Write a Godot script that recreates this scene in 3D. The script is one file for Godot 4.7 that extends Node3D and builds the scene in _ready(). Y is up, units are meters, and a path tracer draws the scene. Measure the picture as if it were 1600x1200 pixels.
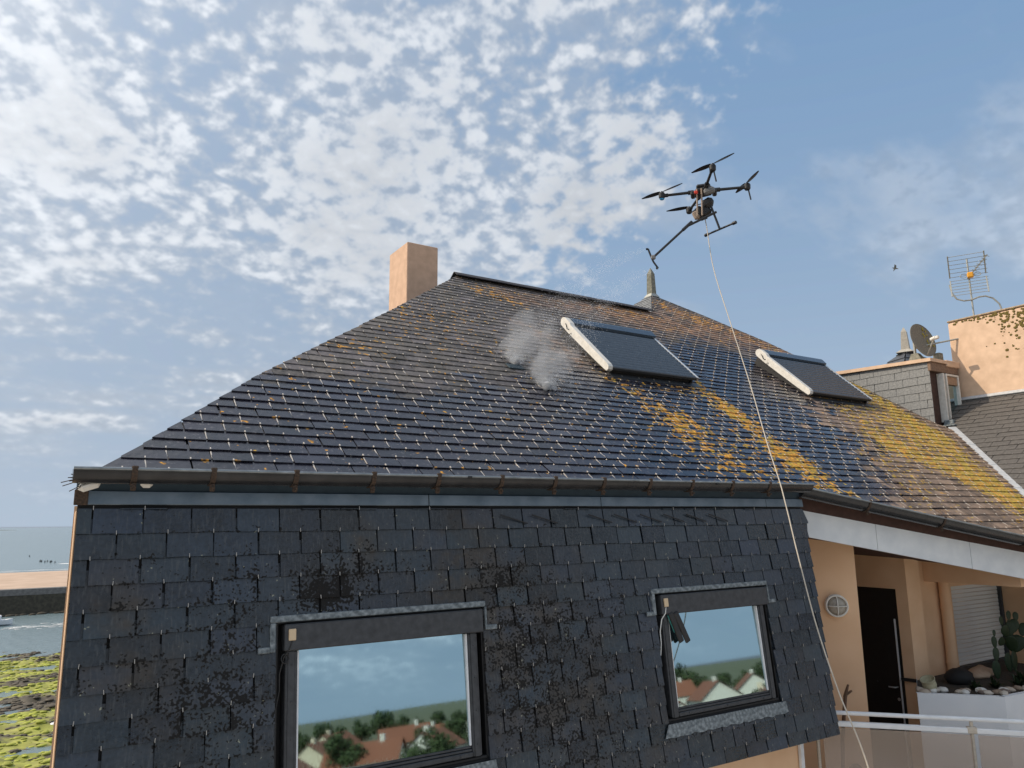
extends Node3D

# ---------------------------------------------------------------- mesh builder
class MB:
	var v := PackedVector3Array()
	var n := PackedVector3Array()
	var t := PackedVector2Array()
	var c := PackedColorArray()
	var col := Color(1, 1, 1)
	var colored := false
	func vert(p: Vector3, nn: Vector3, uv := Vector2.ZERO) -> void:
		v.append(p); n.append(nn); t.append(uv)
		if colored: c.append(col)
	# corners run counter-clockwise seen from outside
	func tri(a: Vector3, b: Vector3, d: Vector3) -> void:
		var k := (b - a).cross(d - a).normalized()
		vert(a, k); vert(d, k); vert(b, k)
	func quad(a: Vector3, b: Vector3, d: Vector3, e: Vector3) -> void:
		tri(a, b, d); tri(a, d, e)
	func stri(a: Vector3, b: Vector3, d: Vector3, na: Vector3, nb: Vector3, nd: Vector3) -> void:
		vert(a, na); vert(d, nd); vert(b, nb)
	func poly(p: Array) -> void:
		for i in range(1, p.size() - 1): tri(p[0], p[i], p[i + 1])
	func hexa(p: Array) -> void:   # eight corners: bottom four counter-clockwise seen from above, then the top four
		quad(p[3], p[2], p[1], p[0]); quad(p[4], p[5], p[6], p[7])
		for i in 4:
			var j := (i + 1) % 4
			quad(p[i], p[j], p[4 + j], p[4 + i])
	func box(o: Vector3, s: Vector3, b := Basis(), bev := 0.0) -> void:
		var h := s * 0.5
		if bev <= 0.0:
			var p := []
			for y in [-1, 1]:
				for q in [[-1, 1], [1, 1], [1, -1], [-1, -1]]:
					p.append(o + b * Vector3(q[0] * h.x, y * h.y, q[1] * h.z))
			hexa(p)
			return
		bev = min(bev, min(h.x, min(h.y, h.z)) * 0.9)
		var f := func(sx: int, sy: int, sz: int, k: int) -> Vector3:
			var e := h - Vector3(bev, bev, bev)
			e[k] = h[k]
			return o + b * Vector3(sx * e.x, sy * e.y, sz * e.z)
		for k in 3:
			for s1 in [-1, 1]:
				var q := []
				for w in [[-1, -1], [1, -1], [1, 1], [-1, 1]]:
					var g := [0, 0, 0]
					g[k] = s1; g[(k + 1) % 3] = w[0]; g[(k + 2) % 3] = w[1]
					q.append(f.call(g[0], g[1], g[2], k))
				if s1 > 0: quad(q[0], q[1], q[2], q[3])
				else: quad(q[3], q[2], q[1], q[0])
		for k in 3:
			var a := (k + 1) % 3
			var d := (k + 2) % 3
			for s1 in [-1, 1]:
				for s2 in [-1, 1]:
					var g := [0, 0, 0]
					g[a] = s1; g[d] = s2
					var q := []
					for w in [[-1, a], [1, a], [1, d], [-1, d]]:
						g[k] = w[0]
						q.append(f.call(g[0], g[1], g[2], w[1]))
					if s1 * s2 < 0: quad(q[0], q[1], q[2], q[3])
					else: quad(q[3], q[2], q[1], q[0])
		for sx in [-1, 1]:
			for sy in [-1, 1]:
				for sz in [-1, 1]:
					var q := [f.call(sx, sy, sz, 0), f.call(sx, sy, sz, 1), f.call(sx, sy, sz, 2)]
					if sx * sy * sz > 0: tri(q[0], q[1], q[2])
					else: tri(q[2], q[1], q[0])
	func beam(a: Vector3, b: Vector3, w: float, h: float, up := Vector3.UP, bev := 0.0) -> void:
		var x := (b - a).normalized()
		var z := x.cross(up).normalized()
		box((a + b) * 0.5, Vector3(a.distance_to(b), h, w), Basis(x, z.cross(x), z), bev)
	func tube(p: Array, r, sides := 8, cap := true) -> void:
		var rings := []
		var dirs := []
		var side := Vector3.ZERO
		for i in p.size():
			var d: Vector3 = (p[min(i + 1, p.size() - 1)] - p[max(i - 1, 0)]).normalized()
			if i == 0:
				side = d.cross(Vector3.UP if abs(d.y) < 0.9 else Vector3.RIGHT).normalized()
			side = (side - d * side.dot(d)).normalized()
			var o := side.cross(d)
			var rad: float = r[i] if r is Array else r
			var ring := []
			for k in sides:
				var a := TAU * k / sides
				var nn := side * cos(a) + o * sin(a)
				ring.append([p[i] + nn * rad, nn])
			rings.append(ring); dirs.append(d)
		for i in p.size() - 1:
			for k in sides:
				var j := (k + 1) % sides
				var a: Array = rings[i][k]
				var b: Array = rings[i][j]
				var d: Array = rings[i + 1][j]
				var e: Array = rings[i + 1][k]
				stri(a[0], d[0], b[0], a[1], d[1], b[1])
				stri(a[0], e[0], d[0], a[1], e[1], d[1])
		if cap:
			for k in range(1, sides - 1):
				tri(rings[0][0][0], rings[0][k][0], rings[0][k + 1][0])
				var l: Array = rings[-1]
				tri(l[0][0], l[k + 1][0], l[k][0])
	func lathe(prof: Array, o: Vector3, b := Basis(), sides := 20, squash := Vector3.ONE) -> void:   # prof: (radius, height) from bottom to top
		for i in prof.size() - 1:
			var p0: Vector2 = prof[i]
			var p1: Vector2 = prof[i + 1]
			var d := (p1 - p0).normalized()
			for k in sides:
				var q := []
				for a in [TAU * k / sides, TAU * (k + 1) / sides]:
					for p in [p0, p1]:
						q.append([o + b * (Vector3(cos(a) * p.x, p.y, sin(a) * p.x) * squash), (b * (Vector3(cos(a) * d.y, -d.x, sin(a) * d.y) / squash)).normalized()])
				stri(q[0][0], q[3][0], q[2][0], q[0][1], q[3][1], q[2][1])
				stri(q[0][0], q[1][0], q[3][0], q[0][1], q[1][1], q[3][1])
	# a flat outline (counter-clockwise in u, v) with a thickness; top(u, v) gives the height of its upper face
	func slab(out: PackedVector2Array, f: Transform3D, h0: float, slope: float, cross: float, th: float, uv0: Vector2, uvs: Vector2, v0: float, u0: float) -> void:
		var up := []
		var dn := []
		var uv := []
		for q in out:
			var h := h0 - slope * (q.y - v0) + cross * (q.x - u0)
			up.append(f * Vector3(q.x, q.y, h)); dn.append(f * Vector3(q.x, q.y, h - th))
			uv.append(Vector2((q.x - uv0.x) / uvs.x, 1.0 - (q.y - uv0.y) / uvs.y))
		var idx := Geometry2D.triangulate_polygon(out)
		for i in range(0, idx.size(), 3):
			var a := idx[i]
			var b := idx[i + 1]
			var d := idx[i + 2]
			if (out[b] - out[a]).cross(out[d] - out[a]) < 0.0:
				var w := b
				b = d; d = w
			var k: Vector3 = (up[b] - up[a]).cross(up[d] - up[a]).normalized()
			vert(up[a], k, uv[a]); vert(up[d], k, uv[d]); vert(up[b], k, uv[b])
			vert(dn[a], -k, uv[a]); vert(dn[b], -k, uv[b]); vert(dn[d], -k, uv[d])
		for i in out.size():
			var j := (i + 1) % out.size()
			var k: Vector3 = (dn[j] - dn[i]).cross(up[j] - dn[i]).normalized()
			for w in [[dn[i], i], [up[j], j], [dn[j], j], [dn[i], i], [up[i], i], [up[j], j]]:
				vert(w[0], k, uv[w[1]])
	func mesh(base: Vector3) -> ArrayMesh:
		var a := []
		a.resize(Mesh.ARRAY_MAX)
		var w := PackedVector3Array()
		w.resize(v.size())
		for i in v.size(): w[i] = v[i] - base
		a[Mesh.ARRAY_VERTEX] = w; a[Mesh.ARRAY_NORMAL] = n; a[Mesh.ARRAY_TEX_UV] = t
		if colored: a[Mesh.ARRAY_COLOR] = c
		var m := ArrayMesh.new()
		m.add_surface_from_arrays(Mesh.PRIMITIVE_TRIANGLES, a)
		return m

# ---------------------------------------------------------------- scene helpers
var base_of := {}
var taken := {}
var M := {}
var rng := RandomNumberGenerator.new()
var eye := Vector3(0, 15, 0)
var cam: Camera3D

func numbered(called: String) -> String:
	taken[called] = taken.get(called, -1) + 1
	return called if taken[called] == 0 else "%s_%03d" % [called, taken[called]]

func tag(o: Node, label: String, category: String, group := "", kind := "") -> void:
	o.set_meta("label", label)
	if category: o.set_meta("category", category)
	if group: o.set_meta("group", group)
	if kind: o.set_meta("kind", kind)

func thing(called: String, at: Vector3, label: String, category: String, group := "", kind := "") -> Node3D:
	var o := Node3D.new()
	o.name = numbered(called)
	add_child(o)
	o.position = at
	base_of[o] = at
	tag(o, label, category, group, kind)
	return o

func part(p: Node, called: String, mb: MB, mat: Material, kind := "") -> MeshInstance3D:
	var o := MeshInstance3D.new()
	o.name = called
	o.mesh = mb.mesh(base_of[p])
	o.material_override = mat
	p.add_child(o, true)
	base_of[o] = base_of[p]
	if kind: o.set_meta("kind", kind)
	return o

func holder(p: Node, called: String) -> Node3D:
	var o := Node3D.new()
	o.name = called
	p.add_child(o, true)
	base_of[o] = base_of[p]
	return o

func single(called: String, mb: MB, mat: Material, at: Vector3, label: String, category: String, group := "", kind := "") -> MeshInstance3D:
	var o := MeshInstance3D.new()
	o.name = numbered(called)
	o.mesh = mb.mesh(at)
	o.material_override = mat
	o.position = at
	add_child(o)
	base_of[o] = at
	tag(o, label, category, group, kind)
	return o

func structure(called: String, mb: MB, mat: Material, label: String) -> MeshInstance3D:
	return single(called, mb, mat, Vector3.ZERO, label, "", "", "structure")

func lin(r: float, g: float, b: float, a := 1.0) -> Color:
	return Color(r, g, b, a).linear_to_srgb()

func noise(sd: int, freq: float, oct := 4, kind := FastNoiseLite.TYPE_SIMPLEX_SMOOTH) -> FastNoiseLite:
	var q := FastNoiseLite.new()
	q.seed = sd; q.frequency = freq; q.noise_type = kind
	q.fractal_type = FastNoiseLite.FRACTAL_FBM if oct > 1 else FastNoiseLite.FRACTAL_NONE
	q.fractal_octaves = oct
	return q

# a mottled colour texture that repeats: colours from dark to light along a ramp
func mottle(sd: int, size: int, freq: float, a: Color, b: Color, oct := 5) -> ImageTexture:
	var im := noise(sd, freq, oct).get_seamless_image(size, size)
	var d := im.get_data()
	var out := PackedByteArray()
	out.resize(size * size * 3)
	for i in size * size:
		var k := a.lerp(b, d[i] / 255.0)
		out[i * 3] = int(k.r * 255.0); out[i * 3 + 1] = int(k.g * 255.0); out[i * 3 + 2] = int(k.b * 255.0)
	return ImageTexture.create_from_image(Image.create_from_data(size, size, false, Image.FORMAT_RGB8, out))

func grey(sd: int, size: int, freq: float, oct := 4) -> ImageTexture:
	return ImageTexture.create_from_image(noise(sd, freq, oct).get_seamless_image(size, size))

func plain(c: Color, rough: float, metal := 0.0) -> StandardMaterial3D:
	var m := StandardMaterial3D.new()
	m.albedo_color = c; m.roughness = rough; m.metallic = metal
	return m

# colour between a and b in patches, with fine relief
func worn(sd: int, a: Color, b: Color, rough: float, scale: float, relief := 0.0, metal := 0.0, freq := 0.02) -> StandardMaterial3D:
	var m := plain(Color(1, 1, 1), rough, metal)
	m.albedo_texture = mottle(sd, 256, freq, a, b)
	m.uv1_triplanar = true; m.uv1_world_triplanar = true
	m.uv1_scale = Vector3.ONE * scale
	if relief > 0.0:
		m.heightmap_enabled = true
		m.heightmap_texture = M.grain
		m.heightmap_scale = relief
	return m

func rows_in_threads(h: int, f: Callable) -> PackedByteArray:
	var rows := []
	rows.resize(h)
	var job := WorkerThreadPool.add_group_task(func(j: int) -> void: rows[j] = f.call(j), h)
	WorkerThreadPool.wait_for_group_task_completion(job)
	var all := PackedByteArray()
	for r in rows: all.append_array(r)
	return all

func enc(x: float) -> int:
	x = clampf(x, 0.0, 1.0)
	return int(255.0 * (12.92 * x if x <= 0.0031308 else 1.055 * pow(x, 0.41667) - 0.055) + 0.5)

# ---------------------------------------------------------------- sky
func build_sky() -> ImageTexture:
	var W := 4096
	var Hh := 2048
	var cell := noise(11, 25.0, 3, FastNoiseLite.TYPE_CELLULAR)
	cell.cellular_return_type = FastNoiseLite.RETURN_DISTANCE
	cell.cellular_jitter = 1.0
	cell.fractal_gain = 0.45
	var fine := noise(13, 15.0, 6)
	fine.fractal_gain = 0.58
	var big := noise(5, 1.7, 3)
	var lay := noise(17, 2.1, 6)
	lay.fractal_gain = 0.55
	var wisp := noise(23, 1.9, 6)
	wisp.fractal_gain = 0.55
	var warp := noise(31, 6.0, 2)
	var sun := Vector3(-0.62, 0.66, -0.42).normalized()
	var f := func(j: int) -> PackedByteArray:
		var out := PackedByteArray()
		out.resize(W * 3)
		if j > Hh * 0.515:
			for i in W:
				out[i * 3] = 97; out[i * 3 + 1] = 103; out[i * 3 + 2] = 106
			return out
		var el := PI * (0.5 - (j + 0.5) / Hh)
		var y := maxf(sin(el), 0.0)
		var ce := cos(el)
		var deg := maxf(rad_to_deg(el), 0.0)
		var k := 1.0 / (y + 0.34)
		var air := (1.0 - y) * (1.0 - y)
		var low := smoothstep(26.0, 14.0, deg)
		for i in W:
			var az := TAU * (i + 0.5) / W
			if az > PI: az -= TAU
			var x := sin(az) * ce
			var z := -cos(az) * ce
			var s := x * sun.x + y * sun.y + z * sun.z
			var near := pow(maxf(0.0, 0.5 + 0.5 * s), 4.0)
			# clear air: deeper blue overhead, paler and greyer low down and towards the sun
			var r := 0.135 + 0.325 * air
			var g := 0.285 + 0.275 * air
			var b := 0.52 + 0.15 * air
			# a sheet of broken cloud at one height, ending along a ragged edge
			var px := x * k
			var pz := z * k
			var wx := warp.get_noise_2d(px, pz) * 0.030
			var wz := warp.get_noise_2d(px + 40.0, pz) * 0.030
			var fn := fine.get_noise_2d(px, pz)
			var ws := wisp.get_noise_2d(px * 0.9, pz * 1.3)
			var ad := rad_to_deg(az)
			var edge := 27.0 + (deg - 8.0) * 0.80 + 11.0 * ws + 10.0 * fn
			var inside := maxf(smoothstep(5.0, -5.0, ad - edge), smoothstep(86.0, 118.0, ad + 14.0 * ws))  # second term adds unseen cloud behind the camera to fill the shade
			var hz := minf(0.85, near * 0.6 + 0.30 * inside)
			r = lerpf(r, 0.40, hz); g = lerpf(g, 0.48, hz); b = lerpf(b, 0.60, hz)
			var bg := big.get_noise_2d(px, pz)
			var ly := lay.get_noise_2d(px * 0.7 + pz * 0.25, pz * 2.4)
			var cl := -0.45 - cell.get_noise_2d(px + wx, pz + wz)
			var lump := cl * lerpf(1.0, 0.30, low) + fn * lerpf(1.0, 0.55, low) + ly * lerpf(0.20, 1.0, low)
			var cov := 0.20 + bg * 0.95 + 0.30 * smoothstep(34.0, 22.0, deg) - 0.72 * smoothstep(22.0, 7.0, deg) + 0.08 * near
			var d := lump + cov
			var puffs := smoothstep(-0.36, 1.08, d + 0.28 * cl + 0.20 * fn)
			var veil := 0.42 * smoothstep(-0.5, 0.6, bg + ly)
			var a := inside * clampf(maxf(puffs * 0.94, veil), 0.0, 1.0)
			var wv := smoothstep(0.02, 0.70, ws + 0.35 * ly + 0.06) * 0.32 * smoothstep(1.0, 9.0, deg)
			a = maxf(a, wv * (1.0 - inside * 0.6))
			a *= smoothstep(-0.5, 8.0, deg)
			var thick := smoothstep(0.45, 1.25, d + 0.3 * bg)
			var lit := (0.545 + 0.15 * smoothstep(0.1, 0.7, d) - 0.15 * thick * (1.0 - near) + 0.16 * fn + 0.16 * cl) * (1.0 + 0.22 * near + 0.75 * smoothstep(0.05, -0.75, s) + 0.30 * smoothstep(42.0, 70.0, deg))  # cloud opposite the sun and overhead is brightened to lift shaded walls
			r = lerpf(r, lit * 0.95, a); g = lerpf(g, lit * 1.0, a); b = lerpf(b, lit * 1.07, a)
			var glow := pow(maxf(0.0, s), 30.0) * 0.8 + pow(maxf(0.0, s), 5.0) * 0.75  # broad glow round the sun widened for more fill light
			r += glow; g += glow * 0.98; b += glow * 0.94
			out[i * 3] = enc(r * 0.5); out[i * 3 + 1] = enc(g * 0.5); out[i * 3 + 2] = enc(b * 0.5)
		return out
	var data := rows_in_threads(Hh, f)
	return ImageTexture.create_from_image(Image.create_from_data(W, Hh, false, Image.FORMAT_RGB8, data))

# ---------------------------------------------------------------- slate colours
func spread(w: int, h: int, lo: Vector2, size: Vector2, segs: Array) -> PackedFloat32Array:
	var gw := 160
	var gh := 110
	var im := Image.create(gw, gh, false, Image.FORMAT_RF)
	for j in gh:
		for i in gw:
			var p := lo + Vector2((i + 0.5) / gw, 1.0 - (j + 0.5) / gh) * size
			var d := 0.0
			for s in segs:
				var q := Geometry2D.get_closest_point_to_segment(p, Vector2(s[0], s[1]), Vector2(s[2], s[3]))
				var e: float = p.distance_to(q) / s[4]
				d += s[5] * exp(-e * e)
			im.set_pixel(i, j, Color(d, 0, 0))
	im.resize(w, h, Image.INTERPOLATE_BILINEAR)
	return im.get_data().to_float32_array()

const RW := 0.2225
const RE := 0.1112
const RV := -1.152
const RLO := Vector2(0.0, -1.3)
const RSZ := Vector2(11.3, 7.8)
const WW := 0.2245
const WE := 0.1205
const WV := -1.83
const WLO := Vector2(0.05, -1.95)
const WSZ := Vector2(5.75, 2.1)

func hash01(a: int, b: int, s: int) -> float:
	var q := (a * 73856093) ^ (b * 19349663) ^ (s * 83492791)
	q = (q ^ (q >> 13)) * 1274126177
	q = q ^ (q >> 16)
	return float(q & 0xffff) / 65535.0

func table(t: Array, x: float) -> float:
	for i in range(1, t.size()):
		if x < t[i][0]:
			return lerpf(t[i - 1][1], t[i][1], clampf((x - t[i - 1][0]) / (t[i][0] - t[i - 1][0]), 0.0, 1.0))
	return t[-1][1]

func slate_material(tex: ImageTexture, relief_seed: int, freq: float, relief: float) -> StandardMaterial3D:
	var m := plain(Color(1, 1, 1), 1.0)
	m.albedo_texture = tex
	m.roughness_texture = tex
	m.roughness_texture_channel = BaseMaterial3D.TEXTURE_CHANNEL_ALPHA
	m.heightmap_enabled = true
	m.heightmap_texture = ImageTexture.create_from_image(noise(relief_seed, freq, 4).get_image(2048, 1024))
	m.heightmap_scale = relief
	m.metallic_specular = 0.55
	return m

func roof_material() -> StandardMaterial3D:
	var W := 2048
	var Hh := 1024
	# yellow and orange lichen follows the run-off below the roof windows, the hip and the valley
	var yellow := spread(W, Hh, RLO, RSZ, [
		[4.95, 2.0, 5.10, 1.1, 0.22, 0.28], [5.10, 1.1, 4.95, 0.1, 0.36, 0.24], [5.0, 0.7, 5.4, 0.2, 0.45, 0.12], [5.5, 1.95, 5.9, 1.9, 0.20, 0.26],
		[6.25, 2.1, 6.17, 1.4, 0.16, 0.50], [6.17, 1.4, 6.07, 0.45, 0.22, 0.42], [6.07, 0.45, 6.05, -0.1, 0.26, 0.36], [5.7, 1.2, 5.7, 0.3, 0.35, 0.14],
		[8.75, 2.2, 8.40, 0.9, 0.30, 0.36], [8.40, 0.9, 8.95, -0.05, 0.36, 0.40], [9.0, 0.0, 8.6, -0.7, 0.34, 0.38], [9.3, 1.9, 8.9, 0.6, 0.45, 0.30],
		[10.35, 2.9, 9.97, 1.4, 0.26, 0.50], [9.97, 1.4, 9.1, 0.0, 0.32, 0.48], [9.9, 2.2, 9.4, 1.2, 0.40, 0.30], [7.6, 0.4, 7.2, -0.4, 0.35, 0.16],
		[9.6, 4.3, 10.3, 2.9, 0.16, 0.26], [7.4, 1.9, 7.2, 0.9, 0.25, 0.12], [7.9, 0.9, 7.7, 0.1, 0.3, 0.15]])
	var orange := spread(W, Hh, RLO, RSZ, [
		[4.5, 4.5, 4.95, 4.2, 0.22, 0.40], [4.6, 4.75, 5.8, 4.7, 0.14, 0.22], [1.95, 2.02, 2.25, 2.02, 0.10, 0.32], [2.6, 2.9, 3.9, 3.6, 0.5, 0.16],
		[3.4, 2.6, 4.3, 2.4, 0.6, 0.13], [1.0, 1.0, 2.6, 2.0, 0.5, 0.08], [0.8, 0.35, 4.6, 0.5, 0.5, 0.035], [8.5, 5.7, 8.8, 4.9, 0.35, 0.32],
		[9.1, 5.2, 9.7, 4.1, 0.30, 0.30], [7.4, 4.3, 8.6, 4.0, 0.4, 0.15], [6.6, 4.75, 7.7, 4.75, 0.18, 0.28], [4.8, 1.3, 6.4, 0.3, 0.7, 0.10]])
	var rust := spread(W, Hh, RLO, RSZ, [
		[7.0, 4.6, 9.3, 4.4, 0.6, 0.75], [8.6, 5.4, 8.9, 5.0, 0.35, 0.6], [9.4, 4.6, 10.2, 3.2, 0.4, 0.45], [4.9, 4.5, 7.2, 4.6, 0.25, 0.5], [4.6, 3.3, 4.75, 2.1, 0.16, 0.5], [8.0, 3.4, 8.1, 2.2, 0.16, 0.5]])
	var nb := noise(3, 0.9, 4)
	var nf := noise(4, 26.0, 3)
	var nm := noise(6, 5.5, 4)
	var nl := noise(8, 6.0, 3)
	var nk := noise(10, 13.0, 2)
	var nc := noise(9, 3.0, 3)
	var swet := [[0.0, 1.15], [2.2, 1.3], [3.35, 1.6], [4.4, 2.3], [5.2, 2.3], [6.3, 2.75], [7.2, 3.5], [8.2, 3.7], [9.0, 3.0], [10.0, 1.4], [11.5, 0.0]]
	var f := func(j: int) -> PackedByteArray:
		var out := PackedByteArray()
		out.resize(W * 4)
		var s := RLO.y + (1.0 - (j + 0.5) / Hh) * RSZ.y
		var row := floori((s - RV) / RE)
		var inrow := (s - RV) / RE - row
		for i in W:
			var x := RLO.x + (i + 0.5) / W * RSZ.x
			var colm := floori(x / RW - 0.5 * (row & 1))
			var h1 := hash01(row, colm, 1)
			var h2 := hash01(row, colm, 2)
			var b := nb.get_noise_2d(x, s)
			var m := nm.get_noise_2d(x, s)
			var fine := nf.get_noise_2d(x, s)
			var tone := 0.62 + 0.7 * h1 + 0.55 * m + 0.55 * fine
			# weathered grey-brown slate
			var r := 0.100 * tone
			var g := 0.087 * tone
			var bl := 0.080 * tone * (0.92 + 0.2 * h2)
			# sandy brown on the low dry corner
			var tan_k := smoothstep(-0.10, 0.12, x - 7.1 - 0.55 * maxf(s, -0.4) + b * 0.9 + (h2 - 0.5) * 1.3 + m * 0.5) * smoothstep(3.2, 1.8, s)
			r = lerpf(r, 0.20 * tone, tan_k); g = lerpf(g, 0.138 * tone, tan_k); bl = lerpf(bl, 0.098 * tone, tan_k)
			var at := j * W + i
			var rk := clampf(rust[at] * (0.6 + 1.2 * m + 0.5 * h2), 0.0, 0.85)
			r = lerpf(r, 0.26 * tone, rk); g = lerpf(g, 0.135 * tone, rk); bl = lerpf(bl, 0.065 * tone, rk)
			# soaked slates
			var wet := smoothstep(-0.06, 0.08, table(swet, x) - s + b * 0.42 + m * 0.25 + (h1 - 0.5) * 0.30) * (1.0 - tan_k)
			wet = maxf(wet, smoothstep(0.10, 0.40, nc.get_noise_2d(x, s * 0.5 + 9.0) + (h2 - 0.5) * 0.3 - 0.05) * smoothstep(6.4, 7.4, x) * smoothstep(4.6, 3.4, s) * (1.0 - tan_k))
			var wt := 0.5 + 0.8 * h1 + 0.5 * m + 0.45 * fine
			r = lerpf(r, 0.0165 * wt, wet); g = lerpf(g, 0.0155 * wt, wet); bl = lerpf(bl, 0.026 * wt, wet)
			var rough := lerpf(0.66 + 0.1 * fine, 0.27 + 0.12 * m + 0.16 * (h2 - 0.5), wet)
			# pale mineral specks
			if fine > 0.42 and h2 > 0.35:
				var k := clampf((fine - 0.42) * 3.0, 0.0, 0.5)
				r = lerpf(r, 0.25, k); g = lerpf(g, 0.235, k); bl = lerpf(bl, 0.215, k)
			# lichen crusts, thicker along the lower edge of a slate
			var ln := 0.44 + 0.50 * nl.get_noise_2d(x, s * 1.35) + 0.46 * nk.get_noise_2d(x, s * 1.3) + 0.08 * fine + 0.07 * (0.5 - inrow)
			var ly := smoothstep(0.0, 0.05, yellow[at] * 1.15 + ln - 0.885 - 0.05 * smoothstep(7.5, 8.5, x))
			var lo := smoothstep(0.0, 0.05, orange[at] * 1.15 + ln - 0.95)
			var lk := maxf(ly, lo) * (0.82 + 0.3 * fine)
			if lk > 0.01:
				var ol := clampf(0.5 + 1.6 * nc.get_noise_2d(x * 2.3, s * 2.3) + (x - 7.6) * 0.16 + 0.5 * fine, 0.0, 1.0) * ly
				var lt := 0.8 + 0.7 * fine + 0.3 * m
				r = lerpf(r, lerpf(0.74, 0.52, ol) * lt, lk); g = lerpf(g, lerpf(0.345, 0.37, ol) * lt, lk); bl = lerpf(bl, lerpf(0.022, 0.03, ol) * lt, lk)
				rough = lerpf(rough, 0.92, lk)
			out[i * 4] = enc(r); out[i * 4 + 1] = enc(g); out[i * 4 + 2] = enc(bl); out[i * 4 + 3] = int(clampf(rough, 0.12, 1.0) * 255.0)
		return out
	var data := rows_in_threads(Hh, f)
	return slate_material(ImageTexture.create_from_image(Image.create_from_data(W, Hh, false, Image.FORMAT_RGBA8, data)), 41, 0.11, 0.16)

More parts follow.
